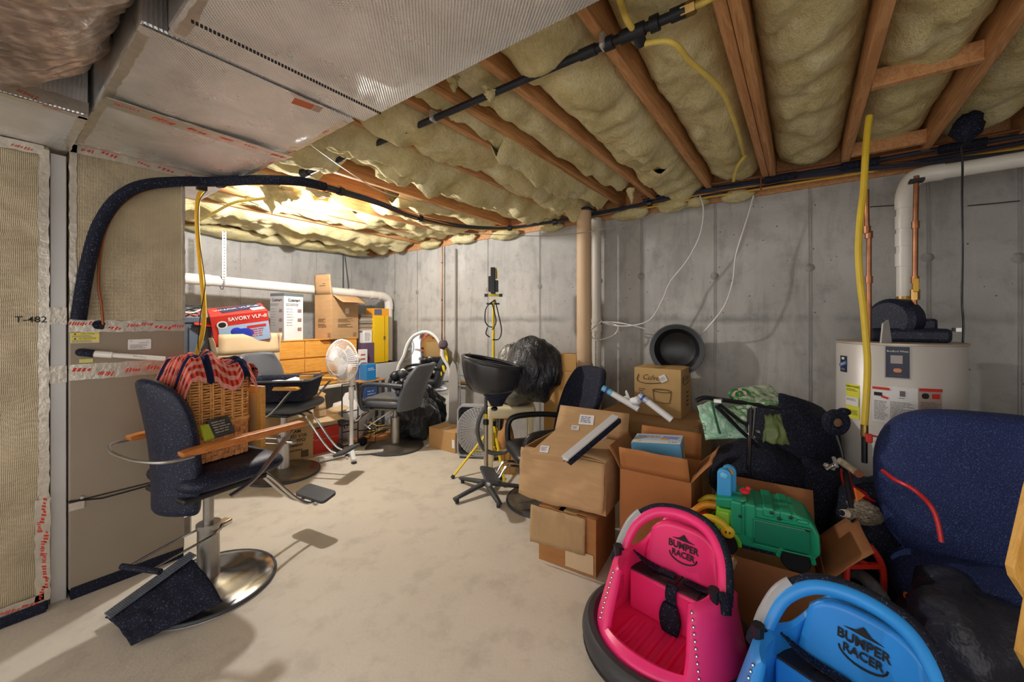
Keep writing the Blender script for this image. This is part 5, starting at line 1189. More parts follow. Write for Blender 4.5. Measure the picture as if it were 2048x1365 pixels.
for k in range(5):
    a0 = 2 * PI * k / 5
    MB(Mf).grid(lambda u, v: ((.04 + .16 * u) * math.cos(a0 + (v - .5) * .8), (.04 + .16 * u) * math.sin(a0 + (v - .5) * .8), -.06 + .04 * (v - .5)), 5, 5).build('blade', M_('blade_dark', (66, 68, 74), .4), bf, 80, solid=.003)
MB(Mf).prism([(x * .98, y * .98) for x, y in o_], .004, TR((0, 0, -.108))).build('rear_grille', M_('grille_dark', (40, 42, 50), .6), bf, 0)
for s in (-1, 1): MB(Mf).box(s * .17 - .03, s * .17 + .03, -H_ / 2 - .018, -H_ / 2 + .006, -.10, 0).build('foot', dgrey, bf, 0)
MB().box(-.01, .01, -.06, .06, 0, .5, TR((bl_ + rt_ * (W_ + .03) + FW * .06), YAW)).build('side_panel', dgrey, bf, 0) if False else None
o = thing('narrow_panel', 'narrow dark grey panel standing between the box fan and the cream stool', 'case', bl_ + rt_ * (W_ + .05) + FW * .08)  # plain dark panel standing on end
q = bl_ + rt_ * (W_ + .045) + FW * .02; MB(MX.Translation((q.x, q.y, 0)) @ MX.Rotation(YAW, 4, 'Z')).box(0, .25, -.03, .03, 0, .47).build('panel_body', dgrey, o, 0, bevel=.004)
# cream stool with bags
cs = thing('cream_stool', 'cream plastic step stool behind the black salon chair', 'stool', P(1030, 925, d=3.95))
q = P(1020, 835, d=3.95); Mq = MX.Translation((q.x, q.y, 0)) @ MX.Rotation(YAW - PI / 2, 4, 'Z'); zt_ = P(1000, 808, d=3.95).z
MB(Mq).box(-.22, .25, -.15, .16, zt_ - .12, zt_).build('seat_slab', cream, cs, 0, bevel=.03, seg=3)
MB(Mq).box(-.22, -.12, -.13, .16, zt_ - .0, zt_ + .07).build('seat_lip', cream, cs, 0, bevel=.02)
for x in (-.19, .20):
    for y in (-.12, .12): MB(Mq).box(x - .025, x + .025, y - .025, y + .025, 0, zt_ - .1).build('leg', cream, cs, 0, bevel=.008)
o = thing('kraft_bag', 'crumpled brown kraft bag under the cream stool', 'bag', q * 1); lump(P(1012, 885, d=3.8), .06, .07, .2, 13, o, M_('kraft', (176, 128, 76), .8, 0, (9, .2), (20, .5, .02)), 'bag_paper', 22, .5)
o = thing('plank_stack', 'upright brown planks under the cream stool', 'planks', P(1015, 930, d=3.75)); q2 = P(1012, 930, d=3.72)
for k in range(3): MB(MX.Translation((q2.x, q2.y, 0)) @ MX.Rotation(YAW - PI / 2, 4, 'Z')).box(-.06 + .05 * k, -.015 + .05 * k, -.02, .02, 0, .22 - .02 * k).build('plank', armw2, o, 0, bevel=.003)
zb0 = zt_ + .075
o = thing('grey_bag', 'smoky grey plastic bag slumped on the cream stool', 'bag', P(1035, 800, d=3.9)); q = P(1036, 795, d=3.95); lump((q.x, q.y, zt_ + .10), .22, .17, .11, 3, o, M_('bag_smoke', (112, 108, 98), .35, 0, (6, .2), (10, .5, .03)), 'bag_film', 26, .25)
o = thing('black_garbage_bag', 'bulging black garbage bag above the shampoo bowl by the column', 'trash bag', P(1068, 770, d=3.6)); q = P(1068, 745, d=3.62)
lump((q.x, q.y, q.z + .03), .26, .25, .29, 5, o, bagm, 'bag_film', 44, .22)
q = P(1022, 722, d=3.75); o = thing('smoky_bag', 'smoky knotted plastic bag peeping out left of the black garbage bag', 'bag', q); lump((q.x, q.y, q.z - .02), .13, .13, .17, 8, o, MATS['bag_smoke'], 'bag_film', 24, .25)
q = P(1030, 690, d=3.7); MB().tube([q + V((.03 * math.cos(a), .03 * math.sin(a), .01)) for a in [2 * PI * i / 10 for i in range(10)]], .012, 6, True).build('bag_knot', MATS['bag_smoke'], o)
for k, (nm, px0, px1, py0, py1, lab) in enumerate((('upper', 1118, 1150, 712, 742, 'small tan carton, upper of two behind the black garbage bag'), ('lower', 1118, 1152, 742, 800, 'tan carton, lower of two behind the black garbage bag'))):
    a = P(px0 - 30, py1, x=3.45); b = P(px1 + 5, py0, x=3.45); Mq = TR((3.62, (a.y + b.y) / 2 + .06, a.z))
    if k == 1: Mq = TR((3.62, (a.y + b.y) / 2 + .06, 0)); hh = a.z + 0 - 0; hh = P(px0, 742, x=3.45).z - .004
    else: hh = b.z - a.z
    carton('tan_box', lab, Mq, .16, abs(a.y - b.y), hh, closed=True, m=M_('box_khaki', (196, 154, 92), .7))
# ================================================================ cartons on the right
Ma_ = TR((2.24, 1.17, .335), math.radians(0)); wA, dA, hA = .42, .50, .31
def yr(a, b): return math.atan2(b.y - a.y, b.x - a.x)
pl_, pr_ = P(1050, 990, z=.33), P(1212, 1035, z=.33)
d_ = (pr_ - pl_); d_.z = 0; wd = d_.length; ang = math.atan2(d_.y, d_.x)     # front edge direction, -y local face
nrm = V((-d_.y, d_.x, 0)).normalized(); nrm = nrm if nrm.dot(FW) > 0 else -nrm
def Mface(a, b, z, dep):
    d = (b - a); d.z = 0; d.normalize(); n = V((-d.y, d.x, 0)); n = n if n.dot(FW) > 0 else -n
    c = (a + b) / 2 + n * dep / 2; M = MX((d, n, V((0, 0, 1)))).transposed().to_4x4(); M.translation = V((c.x, c.y, z)); return M
lB, rB = P(1078, 1118, z=0), P(1192, 1158, z=0)
MB_ = Mface(lB, rB, 0, .36); wB = (rB - lB).length; hB = .325
o = carton('lower_carton', 'worn brown carton at the bottom of the stack with a ribbed torn flap', MB_, wB, .36, hB, (('-x', -88, .12), ('+y', -88, .16), ('+x', -86, .12)), m=cardb2, wob=.004)
MB(MB_).grid(lambda u, v: (-wB / 2 - .05 + (wB * .98) * u, -.18 - .012 - .012 * math.sin(v * 2) - .006 * NZ.noise(V((u * 9, v * 3, 4))), hB - .003 - (.22 - .02 * u + .01 * NZ.noise(V((u * 7, 1, 1)))) * v), 20, 6).build('torn_flap', corr, o, 60, solid=.004)
f = side(MB_, '-y', wB, .36, hB, .08, .07); decal(f, .17, .11, cardin, o, 'pale_patch'); text('000-0-00', .018, f @ TR((-.03, .04, .002)), inkb, o)
MB(MB_).box(-.02, .06, -.17, .17, hB - .004, hB + .004).build('packing_tape', M_('clear_tape_brown', (196, 166, 120), .3), o, 0)
MA_ = Mface(pl_, pr_, .332, .42)
o = carton('upper_carton', 'crumpled open carton stacked on the worn brown carton', MA_, wd, .42, hA, (('+y', 24, .19), ('+x', -84, .26)), m=cardb, wob=.012)
MB(MA_).grid(lambda u, v: (-wd / 2 - .02 + (wd + .02) * u, -.21 - .014 - .035 * v - .022 * NZ.noise(V((u * 4, v * 4, 9))) - .012 * abs(NZ.noise(V((u * 9, v * 6, 2)))), hA - .005 - (.30 - .05 * abs(u - .4)) * v), 22, 10).build('front_flap', cardb, o, 60, solid=.004)
f = MA_ @ TR((wd / 2 - .12, .05, hA + .06)) @ MX.Rotation(.5, 4, 'Y'); decal(f, .05, .09, paper, o, 'shipping_label')
decal(MA_ @ frame((wd * .25, .245, hA + .03), (1, 0, 0), (0, .4, 1)), .10, .05, inkb, o, 'printed_mark') if False else None
# flat mailer carton
A0, A1, A2, A3 = P(1058, 906, d=2.30), P(1126, 914, d=2.24), P(1228, 830, d=2.48), P(1156, 820, d=2.56)
o = thing('flat_mailer', 'long flat carton with white foam edge lying across the crumpled open carton', 'box', A0)
mb = MB(); nn = (A1 - A0).cross(A3 - A0).normalized(); nn = nn if nn.z > 0 else -nn
mb.add([A0, A1, A2, A3] + [p - nn * .05 for p in (A0, A1, A2, A3)], [(0, 1, 2, 3), (7, 6, 5, 4), (0, 4, 5, 1), (1, 5, 6, 2), (2, 6, 7, 3), (3, 7, 4, 0)]); mb.build('mailer_body', cardb, o, 0, bevel=.003, seg=1)
sd_ = (A1 - A0).normalized()
mb = MB(); q0, q1 = A1 - nn * .002, A2 - nn * .002; mb.add([q0 - sd_ * .01 + nn * .006, q0 + sd_ * .028 - nn * .01, q1 + sd_ * .028 - nn * .01, q1 - sd_ * .01 + nn * .006, q0 - sd_ * .01 - nn * .02, q0 + sd_ * .028 - nn * .03, q1 + sd_ * .028 - nn * .03, q1 - sd_ * .01 - nn * .02], [(0, 1, 2, 3), (7, 6, 5, 4), (0, 4, 5, 1), (1, 5, 6, 2), (2, 6, 7, 3), (3, 7, 4, 0)]); mb.build('foam_strip', paper, o, 0)
mb = MB(); mb.bar(A1 + sd_ * .03 - nn * .04, A2 + sd_ * .03 - nn * .04, .03, .03, nn); mb.build('gap_shade_bar', navyf, o, 0)  # solid dark bar imitating the shade beside the foam
for u_, v_, w_, h_ in ((.5, .80, .09, .085), (.45, .60, .045, .035), (.30, .10, .05, .05)):
    c = A0.lerp(A1, u_).lerp(A3.lerp(A2, u_), v_) + nn * .001; F_ = frame(c, A1 - A0, A3 - A0); decal(F_, w_, h_, paper, o, 'shipping_label'); lines(F_ @ TR((0, 0, .0018)), w_ * .8, h_ * .7, 4, M_('blue_ink', (70, 80, 130), .7), o)
# tall carton C
lC, rC = P(1236, 1160, z=0), P(1392, 1215, z=0)
lC, rC = V((2.19, .845, 0)), V((2.21, .47, 0)); MC_ = Mface(lC, rC, 0, .38); wC = (rC - lC).length; hC = .60
o = carton('tall_carton', 'tall brown carton with raised flaps holding a light blue toy box', MC_, wC, .38, hC, (('-y', 18, .145), ('+y', 14, .16), ('+x', 38, .15), ('-x', 30, .13)), m=M_('carton_orange_brown', (172, 112, 62), .8, 0, (4, .08), (40, .12, .004)), wob=.006)
MB(MC_).box(wC * .05, wC * .4, -.1925, -.19, hC * .5, hC * .86).build('scuffed_patch', M_('scuff_tan', (190, 138, 88), .85, 0, (30, .3), stretch=(8, 8, 1)), o, 0) if False else None
Mt_ = MC_ @ TR((.0, .02, .40), .10) @ MX.Rotation(math.radians(-5), 4, 'Y')
w_, d_, h_ = .27, .20, .34
o = carton('blue_toy_box', 'light blue toy box sticking out of the tall brown carton', Mt_, w_, d_, h_, closed=True, m=M_('toy_box_blue', (96, 164, 206), .4, 0, (5, .12)), tapes=False)
ft = Mt_ @ TR((0, 0, h_ + .002)); decal(ft, w_ * .99, d_ * .98, M_('toy_box_top', (184, 206, 232), .4), o, 'lid_print')
text('Camper', .04, ft @ TR((-.05, .055, .002)), M_('purple_ink', (86, 70, 140), .5), o, bold=.02); text('CRUISER', .03, ft @ TR((-.04, .02, .002)), M_('orange_ink', (220, 150, 50), .5), o, bold=.03)
decal(ft @ TR((.07, .03, .001), -.2), .09, .05, M_('lilac_print', (130, 140, 206), .5), o, 'toy_picture'); decal(ft @ TR((.04, -.0, .002), -.2), .05, .03, M_('orange_ink', (220, 150, 50), .5), o, 'toy_picture', .001, .012); decal(ft @ TR((0, -.065, .001)), w_ * .98, .05, M_('lid_white', (222, 222, 220), .5), o, 'white_band'); text('1.5+', .03, ft @ TR((.09, -.065, .003)), ink, o); decal(ft @ TR((-.1, -.06, .003)), .02, .02, ylab, o, 'seal')
decal(side(Mt_, '+x', w_, d_, h_, 0, h_ * .75), .05, .08, M_('gold_print', (206, 180, 90), .5), o, 'gold_mark', .001, .02)
# stack behind: E base, D printed carton, pot
lE, rE = P(1180, 870, x=2.85), P(1350, 900, x=2.85)
ME_ = TR((3.42, 1.02, 0)); o = carton('base_carton', 'tan carton under the printed pot carton behind the tall carton', ME_, .50, .80, .66, (('-x', 150, .16),), closed=False, m=cardb); MB(ME_).box(-.24, .24, -.39, .39, .645, .66).build('closed_lid', cardb, o, 0)
Md_ = TR((3.48, .965, .662)); wD, dD, hD = .34, .375, P(1315, 738, x=3.3).z - .662
o = carton('pot_carton', 'tan carton printed with a cooking pot and curly lettering', Md_, wD, dD, hD, closed=True, m=M_('carton_kraft', (196, 160, 106), .75, 0, (5, .06)))
for s, ww, dx in (('-x', dD, -.04), ('-y', wD, 0)):
    f = side(Md_, s, wD, dD, hD, dx, hD * .80); text('Culver', .062, f @ TR((0, 0, 0)), inkb, o, shear=.35, sx=.95); MB().tube(cr([f @ V((-.11, .02, 0)), f @ V((-.12, -.03, 0)), f @ V((-.06, -.05, 0)), f @ V((.02, -.045, 0)), f @ V((.08, -.035, 0))], 4), .003, 4).build('printed_flourish', inkb, o)
    if s == '-x':
        f = side(Md_, s, wD, dD, hD, .04, hD * .40); a_ = [2 * PI * i / 28 for i in range(28)]
        MB().tube([f @ V((.075 * math.cos(q), .055 + .014 * math.sin(q), 0)) for q in a_], .0022, 4, True).build('pot_drawing', inkb, o); MB().tube([f @ V((.066 * math.cos(q), .052 + .009 * math.sin(q), 0)) for q in a_], .0015, 4, True).build('pot_drawing', inkb, o)
        MB().tube(cr([f @ V((-.072, .05, 0)), f @ V((-.06, -.03, 0)), f @ V((-.04, -.042, 0)), f @ V((.04, -.042, 0)), f @ V((.06, -.03, 0)), f @ V((.072, .05, 0))], 4), .0022, 4).build('pot_drawing', inkb, o)
        lines(side(Md_, s, wD, dD, hD, -.12, hD * .5), .055, .05, 3, inkb, o, rag=.5); lines(side(Md_, s, wD, dD, hD, .02, hD * .12), .04, .05, 3, inkb, o)
        f = side(Md_, s, wD, dD, hD, .05, hD * .80) @ TR((0, 0, .002), .5); decal(f, .055, .055, paper, o, 'sticker'); lines(f @ TR((0, 0, .0018)), .04, .03, 3, inkg, o)
    else: lines(side(Md_, s, wD, dD, hD, .03, hD * .35), .08, .14, 4, inkb, o, rag=.5)
pc = P(1353, 700, d=3.40); ax = (V((0, 0, EYE)) - pc); ax.z = 0; ax = (ax.normalized() + V((0, .12, .10))).normalized()
Mp = frame(pc, ax.cross(V((0, 0, 1))) * -1, (0, 0, 1))
if (Mp.to_3x3() @ V((0, 0, 1))).dot(ax) < 0: Mp = Mp @ MX.Rotation(PI, 4, 'Y')
Mp = Mp @ MX.Diagonal((1.15, 1.15, 1.15, 1))
o = thing('dark_pan', 'round black pan standing on edge on the printed pot carton', 'pan', pc)
MB(Mp).lathe([(0, -.10), (.08, -.095), (.13, -.07), (.155, -.02), (.160, .0), (.186, .004), (.190, .010), (.186, .015), (.158, .010), (.150, -.015), (.126, -.062), (.075, -.086), (0, -.09)], 56).build('pan_shell', M_('pan_black', (38, 39, 42), .33, .2, (9, .2)), o)
MB(Mp).torus(.188, .005, TR((0, 0, .010)), 56, 6).build('pan_rim', M_('pan_rim', (56, 57, 60), .3, .3), o)
for k, (a, b, m, lab) in enumerate(((P(1205, 776, d=2.85), P(1262, 810, d=2.75), M_('tube_cyan', (110, 190, 224), .35), 'cyan and white wrapped tube poking up behind the crumpled carton'), (P(1278, 790, d=2.7), P(1330, 830, d=2.6), M_('tube_wrap', (190, 196, 214), .25, .2), 'silvery blue wrapped tube in front of the printed pot carton'))):
    o = thing('wrapped_tube', lab, 'tube', b); e_ = b + (b - a) * .25
    MB().tube([a, a.lerp(e_, .28)], .022, 12).build('tube_tip', m, o); MB().tube([a.lerp(e_, .27), e_], .022, 12).build('tube_wrap', paper, o); MB().tube([a.lerp(e_, .1), a.lerp(e_, .16)], .0228, 12).build('tube_band', M_('tube_navy', (60, 80, 160), .4), o)
o = thing('white_cable', 'white cable and crumpled wrapper behind the crumpled carton', 'cord', P(1250, 800, d=2.75)); MB().tube(cr([P(*p, d=2.78) for p in ((1240, 800), (1252, 794), (1256, 802), (1252, 782), (1262, 806))], 5), .006, 6).build('cord_loop', white, o); lump(P(1272, 802, d=2.72), .04, .04, .025, 15, o, paper, 'wrapper', 12, .5)
# ================================================================ stroller and green bags
st = thing('stroller', 'dark folded stroller behind the open toy carton with black tube frame', 'stroller', P(1530, 990, d=2.45))
sc_ = P(1575, 880, d=2.55)
def fst(u, v):
    a = PI * (u * 1.15 - .05); t_ = v
    return sc_ + RT * (-.20 * math.cos(a) * (1 - .1 * v) - .03) + FW * (.26 * (v - .5) * (1 + .2 * math.sin(a))) + V((0, 0, .29 * max(-.15, math.sin(a)) * (1 - .12 * (2 * v - 1) ** 2) - .03 + .006 * math.sin(14 * a)))
lump((sc_.x, sc_.y, sc_.z + .03), .20, .26, .25, 73, st, navyf, 'canopy', 34, .14)
sc2 = P(1510, 960, d=2.45)
lump((sc2.x, sc2.y, sc2.z + .02), .26, .26, .22, 77, st, navyf, 'seat_body', 30, .15)
lump((sc2.x + .12, sc2.y - .25, sc2.z - .05), .22, .22, .25, 79, st, navyf, 'seat_side', 24, .15)
blk = M_('frame_black', (24, 25, 32), .3)
for r, pts in ((.013, ((1392, 802), (1410, 796), (1440, 800), (1500, 808), (1560, 818))), (.011, ((1432, 812), (1470, 850), (1518, 895))), (.010, ((1438, 808), (1480, 842), (1500, 852))), (.013, ((1500, 812), (1499, 860), (1497, 940))), (.008, ((1510, 815), (1506, 860), (1500, 900), (1498, 965)))):
    MB().tube(cr([P(*p, d=2.2) for p in pts], 4), r, 8).build('frame_tube', blk, st)
for pts in (((1445, 818), (1480, 856), (1515, 886)), ((1509, 815), (1505, 870)), ((1498, 850), (1496, 930))): MB().tube([P(*p, d=2.185) for p in pts], .003, 5).build('tube_glint_strip', chrome, st)  # thin chrome strips shaped as highlights along the frame tubes
q = P(1516, 865, d=2.19); MB().ell(q, .012, .012, .012, 8).build('frame_bolt', chrome, st); q = P(1436, 802, d=2.19); MB().box(q.x - .02, q.x + .02, q.y - .02, q.y + .02, q.z - .012, q.z + .012).build('hinge_clip', galv, st, 0, bevel=.004)
for s in (-.2, .2):
    q = sc2 + RT * s; MB(frame((q.x, q.y, .11), FW, (0, 0, 1))).torus(.09, .02, None, 24, 8).build('wheel', black, st); MB().bar((q.x, q.y, .11), (sc2.x, sc2.y, sc2.z - .1), .025, .025).build('leg_tube', blk, st, 0)
def gmat(name, base, dark, pale):
    t = NT(name); n = t.noise(9, 5, .65, None, 1.5); t.set(t.ramp(n, [(.35, pale), (.47, base), (.56, pale), (.7, dark)]), .38); t.bump(t.noise(14, 4), .5, .02); return t.m
gb = gmat('green_pale_bag', (126, 186, 150), (40, 120, 74), (196, 222, 208)); gb2 = gmat('green_leaf_bag', (70, 140, 66), (36, 92, 40), (214, 226, 206))
def sheet(name, lab, cat, cs, d, m, th, nu=16, nv=16, amp=.02, seed=1):
    o = thing(name, lab, cat, P(*cs[3], d=d[3]))
    p = [P(*c, d=k) for c, k in zip(cs, d)]
    def fn(u, v):
        q = p[0].lerp(p[1], u).lerp(p[3].lerp(p[2], u), v); return q - FW * (.03 * math.sin(PI * u) * math.sin(PI * v)) + FW * (amp * NZ.noise(V((u * 4, v * 4, seed)))) + V((0, 0, amp * .5 * NZ.noise(V((u * 5, v * 3, seed + 4)))))
    MB().grid(fn, nu, nv).build('bag_sheet', m, o, 80, solid=th); return o, p
o, p = sheet('green_gift_bag', 'pale green printed bag hanging left of the stroller frame', 'bag', ((1394, 812), (1440, 800), (1512, 876), (1412, 880)), (2.32, 2.3, 2.22, 2.25), gb, .03, seed=2)
F_ = frame(P(1408, 858, d=2.18), (0, 0, -1) if False else P(1410, 872, d=2.18) - P(1406, 845, d=2.18), P(1420, 857, d=2.18) - P(1406, 858, d=2.18)); text('LITTLE', .022, F_, ink, o, bold=.02)
MB().tube(cr([P(*q_, d=2.21) for q_ in ((1424, 806), (1432, 840), (1440, 868))], 4), .006, 6).build('dark_fold', M_('dark_green', (30, 84, 56), .5), o)
sheet('leafy_green_bag', 'leafy green and white bag lying over the stroller top', 'bag', ((1462, 795), (1538, 778), (1552, 815), (1465, 808)), (2.35, 2.4, 2.25, 2.22), gb2, .04, seed=7)
sheet('olive_green_bag', 'olive green bag tucked behind the stroller frame tubes', 'bag', ((1450, 815), (1500, 815), (1500, 850), (1470, 840)), (2.28, 2.28, 2.25, 2.26), gb2, .02, seed=9)
sheet('olive_panel', 'olive film panel on the stroller side', 'panel', ((1532, 830), (1560, 828), (1580, 892), (1528, 885)), (2.24, 2.24, 2.2, 2.2), M_('olive_film', (104, 120, 72), .5, 0, (9, .25)), .01, seed=5)  # flat olive panel of the stroller side
o = thing('ribbon_bow', 'dark green and pink ribbon bow on the leafy bag', 'bow', P(1470, 790, d=2.25)); q = P(1472, 790, d=2.25)
for k in range(3): MB().tube([q + RT * (.035 * math.cos(a) + .02 * k) + V((0, 0, .028 * math.sin(a))) for a in [2 * PI * i / 16 for i in range(16)]], .008, 6, True).build('ribbon_loop', (M_('ribbon_green', (30, 120, 60), .4), M_('ribbon_pink', (226, 180, 170), .5), MATS['ribbon_green'])[k], o)
# ================================================================ toy carton and truck
lT, rT = V((2.07, .36, 0)), V((2.10, -.08, 0)); MT_ = Mface(lT, rT, 0, .40); wT = (rT - lT).length; hT = .36
o = carton('toy_carton', 'open brown carton of toys behind the two bumper cars', MT_, wT, .40, hT, (('+y', 10, .22), ('+x', 40, .22), ('-x', 20, .1)), m=M_('carton_dark', (156, 104, 64), .8, 0, (4, .1), (40, .12, .004)), wob=.006)
MB(MT_).box(-wT / 2 + .01, wT / 2 - .01, -.19, .19, hT - .13, hT - .12).build('inner_flap', cardin, o, 0)
lump(MT_ @ V((-.12, -.205, hT - .03)), .05, .012, .025, 18, o, M_('crumpled_tape', (206, 176, 140), .35), 'crumpled_tape', 14, .6)
grn = M_('toy_green', (20, 152, 112), .35, 0, (5, .06)); grn2 = M_('toy_green_dark', (16, 122, 92), .35); lime = M_('toy_lime', (112, 196, 52), .38); yel = M_('toy_yellow', (240, 206, 40), .38); blu = M_('toy_blue', (58, 156, 220), .36); redt = M_('toy_red', (222, 44, 54), .38); orgt = M_('toy_orange', (240, 160, 40), .38)
Mk = MT_ @ TR((.0, -.075, hT - .005), .06); tk_ = thing('toy_garbage_truck', 'green toy garbage truck with a lime cab lying in the open toy carton', 'toy truck', M=Mk)
# x: -.21 (cab, image left) to +.21 (rear)
bodyp = [(-.13, .05), (.17, .05), (.20, .09), (.195, .17), (.165, .225), (.11, .245), (-.13, .245)]
MB(Mk @ MX.Translation((0, .10, 0)) @ MX.Rotation(PI / 2, 4, 'X')).prism(bodyp, .20).build('hopper_body', grn, tk_, 0, bevel=.012, seg=3)
for x in (-.115, -.06, .01, .075, .135): MB(Mk).box(x - .022, x + .022, -.112, .112, .10 if x < 0 else .21, .253 - max(0, x - .06) * .35).build('body_rib', grn, tk_, 0, bevel=.008)
MB(Mk).box(-.045, .16, -.112, -.10, .085, .19).build('side_plate', grn2, tk_, 0, bevel=.006)
MB(Mk).tube([(-.05, -.112, .08), (.165, -.112, .08), (.165, -.112, .195), (-.05, -.112, .195)], .004, 6, True).build('plate_edge', grn, tk_)
MB(Mk @ MX.Translation((0, .09, 0)) @ MX.Rotation(PI / 2, 4, 'X')).prism([(-.21, .04), (-.13, .04), (-.13, .20), (-.195, .20), (-.205, .12)], .18).build('cab', lime, tk_, 0, bevel=.008)
MB(Mk @ MX.Translation((0, .09, 0)) @ MX.Rotation(PI / 2, 4, 'X')).prism([(-.20, .205), (-.13, .205), (-.07, .26), (-.20, .245)], .18).build('cab_roof', grn, tk_, 0, bevel=.006)
MB(Mk).box(-.19, -.145, -.095, -.088, .13, .185).build('cab_window', M_('toy_lime_pale', (150, 204, 70), .35), tk_, 0, bevel=.004)
for s in (-1, 1):
    for x in (-.165, .11):
        MB(Mk @ MX.Translation((x, s * .085, .045)) @ MX.Rotation(PI / 2, 4, 'X')).lathe([(0, -.025), (.05, -.025), (.056, -.015), (.056, .015), (.05, .025), (.03, .022), (0, .022)], 28).build('wheel', black, tk_)
        pts = [(x + .064 * math.cos(a), s * .100, .045 + .064 * math.sin(a)) for a in [PI * i / 12 for i in range(13)]]
        MB(Mk).tube(pts, .010, 6).build('wheel_arch', grn if x > 0 else lime, tk_)
MB(Mk).box(-.19, .17, -.08, .08, .03, .06).build('chassis', navyf, tk_, 0)
for s in (-1, 1):
    pts = cr([(-.15, s * .115, .115), (-.19, s * .12, .15), (-.24, s * .12, .155), (-.29, s * .12, .12)], 5)
    MB(Mk).tube(pts, [.022, .021, .02, .02, .019, .018, .018, .017, .017, .016, .016, .015, .014, .012, .011, .008], 8).build('fork_arm', yel, tk_); MB(Mk).ell((-.15, s * .125, .112), .03, .014, .03, 14).build('arm_pivot', yel, tk_)
    for dx in (-.008, .008): MB(Mk).ell((-.15 + dx, s * .138, .114), .004, .004, .006, 6).build('pivot_slot', black, tk_)
for x, z in ((-.10, .20), (.02, .245), (.09, .24), (.05, .225), (.15, .20)): MB(Mk).ell((x, -.113, z - .01), .009, .005, .007, 8).build('dark_slot', black, tk_)
for k in range(2):
    y = -.02 + .06 * k; MB(Mk @ MX.Translation((-.165 + .02 * k, y, 0)) @ MX.Rotation(PI / 2, 4, 'X')).prism([(x_ - .0, z_ + .30) for x_, z_ in rrect(.062, .15, .03, 6)], .035).build('blue_lever', blu, tk_, 0, bevel=.008, seg=3)
    MB(Mk).ell((-.165 + .02 * k, y - .036, .345), .018, .008, .018, 12).build('lever_button', (M_('toy_blue_light', (100, 186, 232), .36), orgt)[k], tk_)
MB(Mk).ell((-.08, -.02, .275), .022, .02, .016, 10).build('red_figure', redt, tk_); MB(Mk).ell((-.065, -.02, .29), .012, .012, .012, 8).build('red_figure', redt, tk_)
Mr_ = MT_ @ TR((-.26, -.08, hT + .0), .1); o = thing('toy_walker', 'red and orange toy poking out left of the toy truck', 'toy', M=Mr_)
MB(Mr_).box(-.08, .05, -.06, .06, -.02, .07).build('toy_body', redt, o, 0, bevel=.02, seg=3); MB(Mr_).box(-.11, -.05, -.07, .02, -.05, .02).build('toy_foot', orgt, o, 0, bevel=.015, seg=3); MB(Mr_).lathe([(0, .07), (.035, .08), (.03, .11), (0, .12)], 14).build('toy_knob', redt, o)
MB(Mr_).tube(cr([(-.06, 0, .09), (0, 0, .15), (.06, 0, .16)], 4), .018, 8).build('toy_arm', orgt, o)
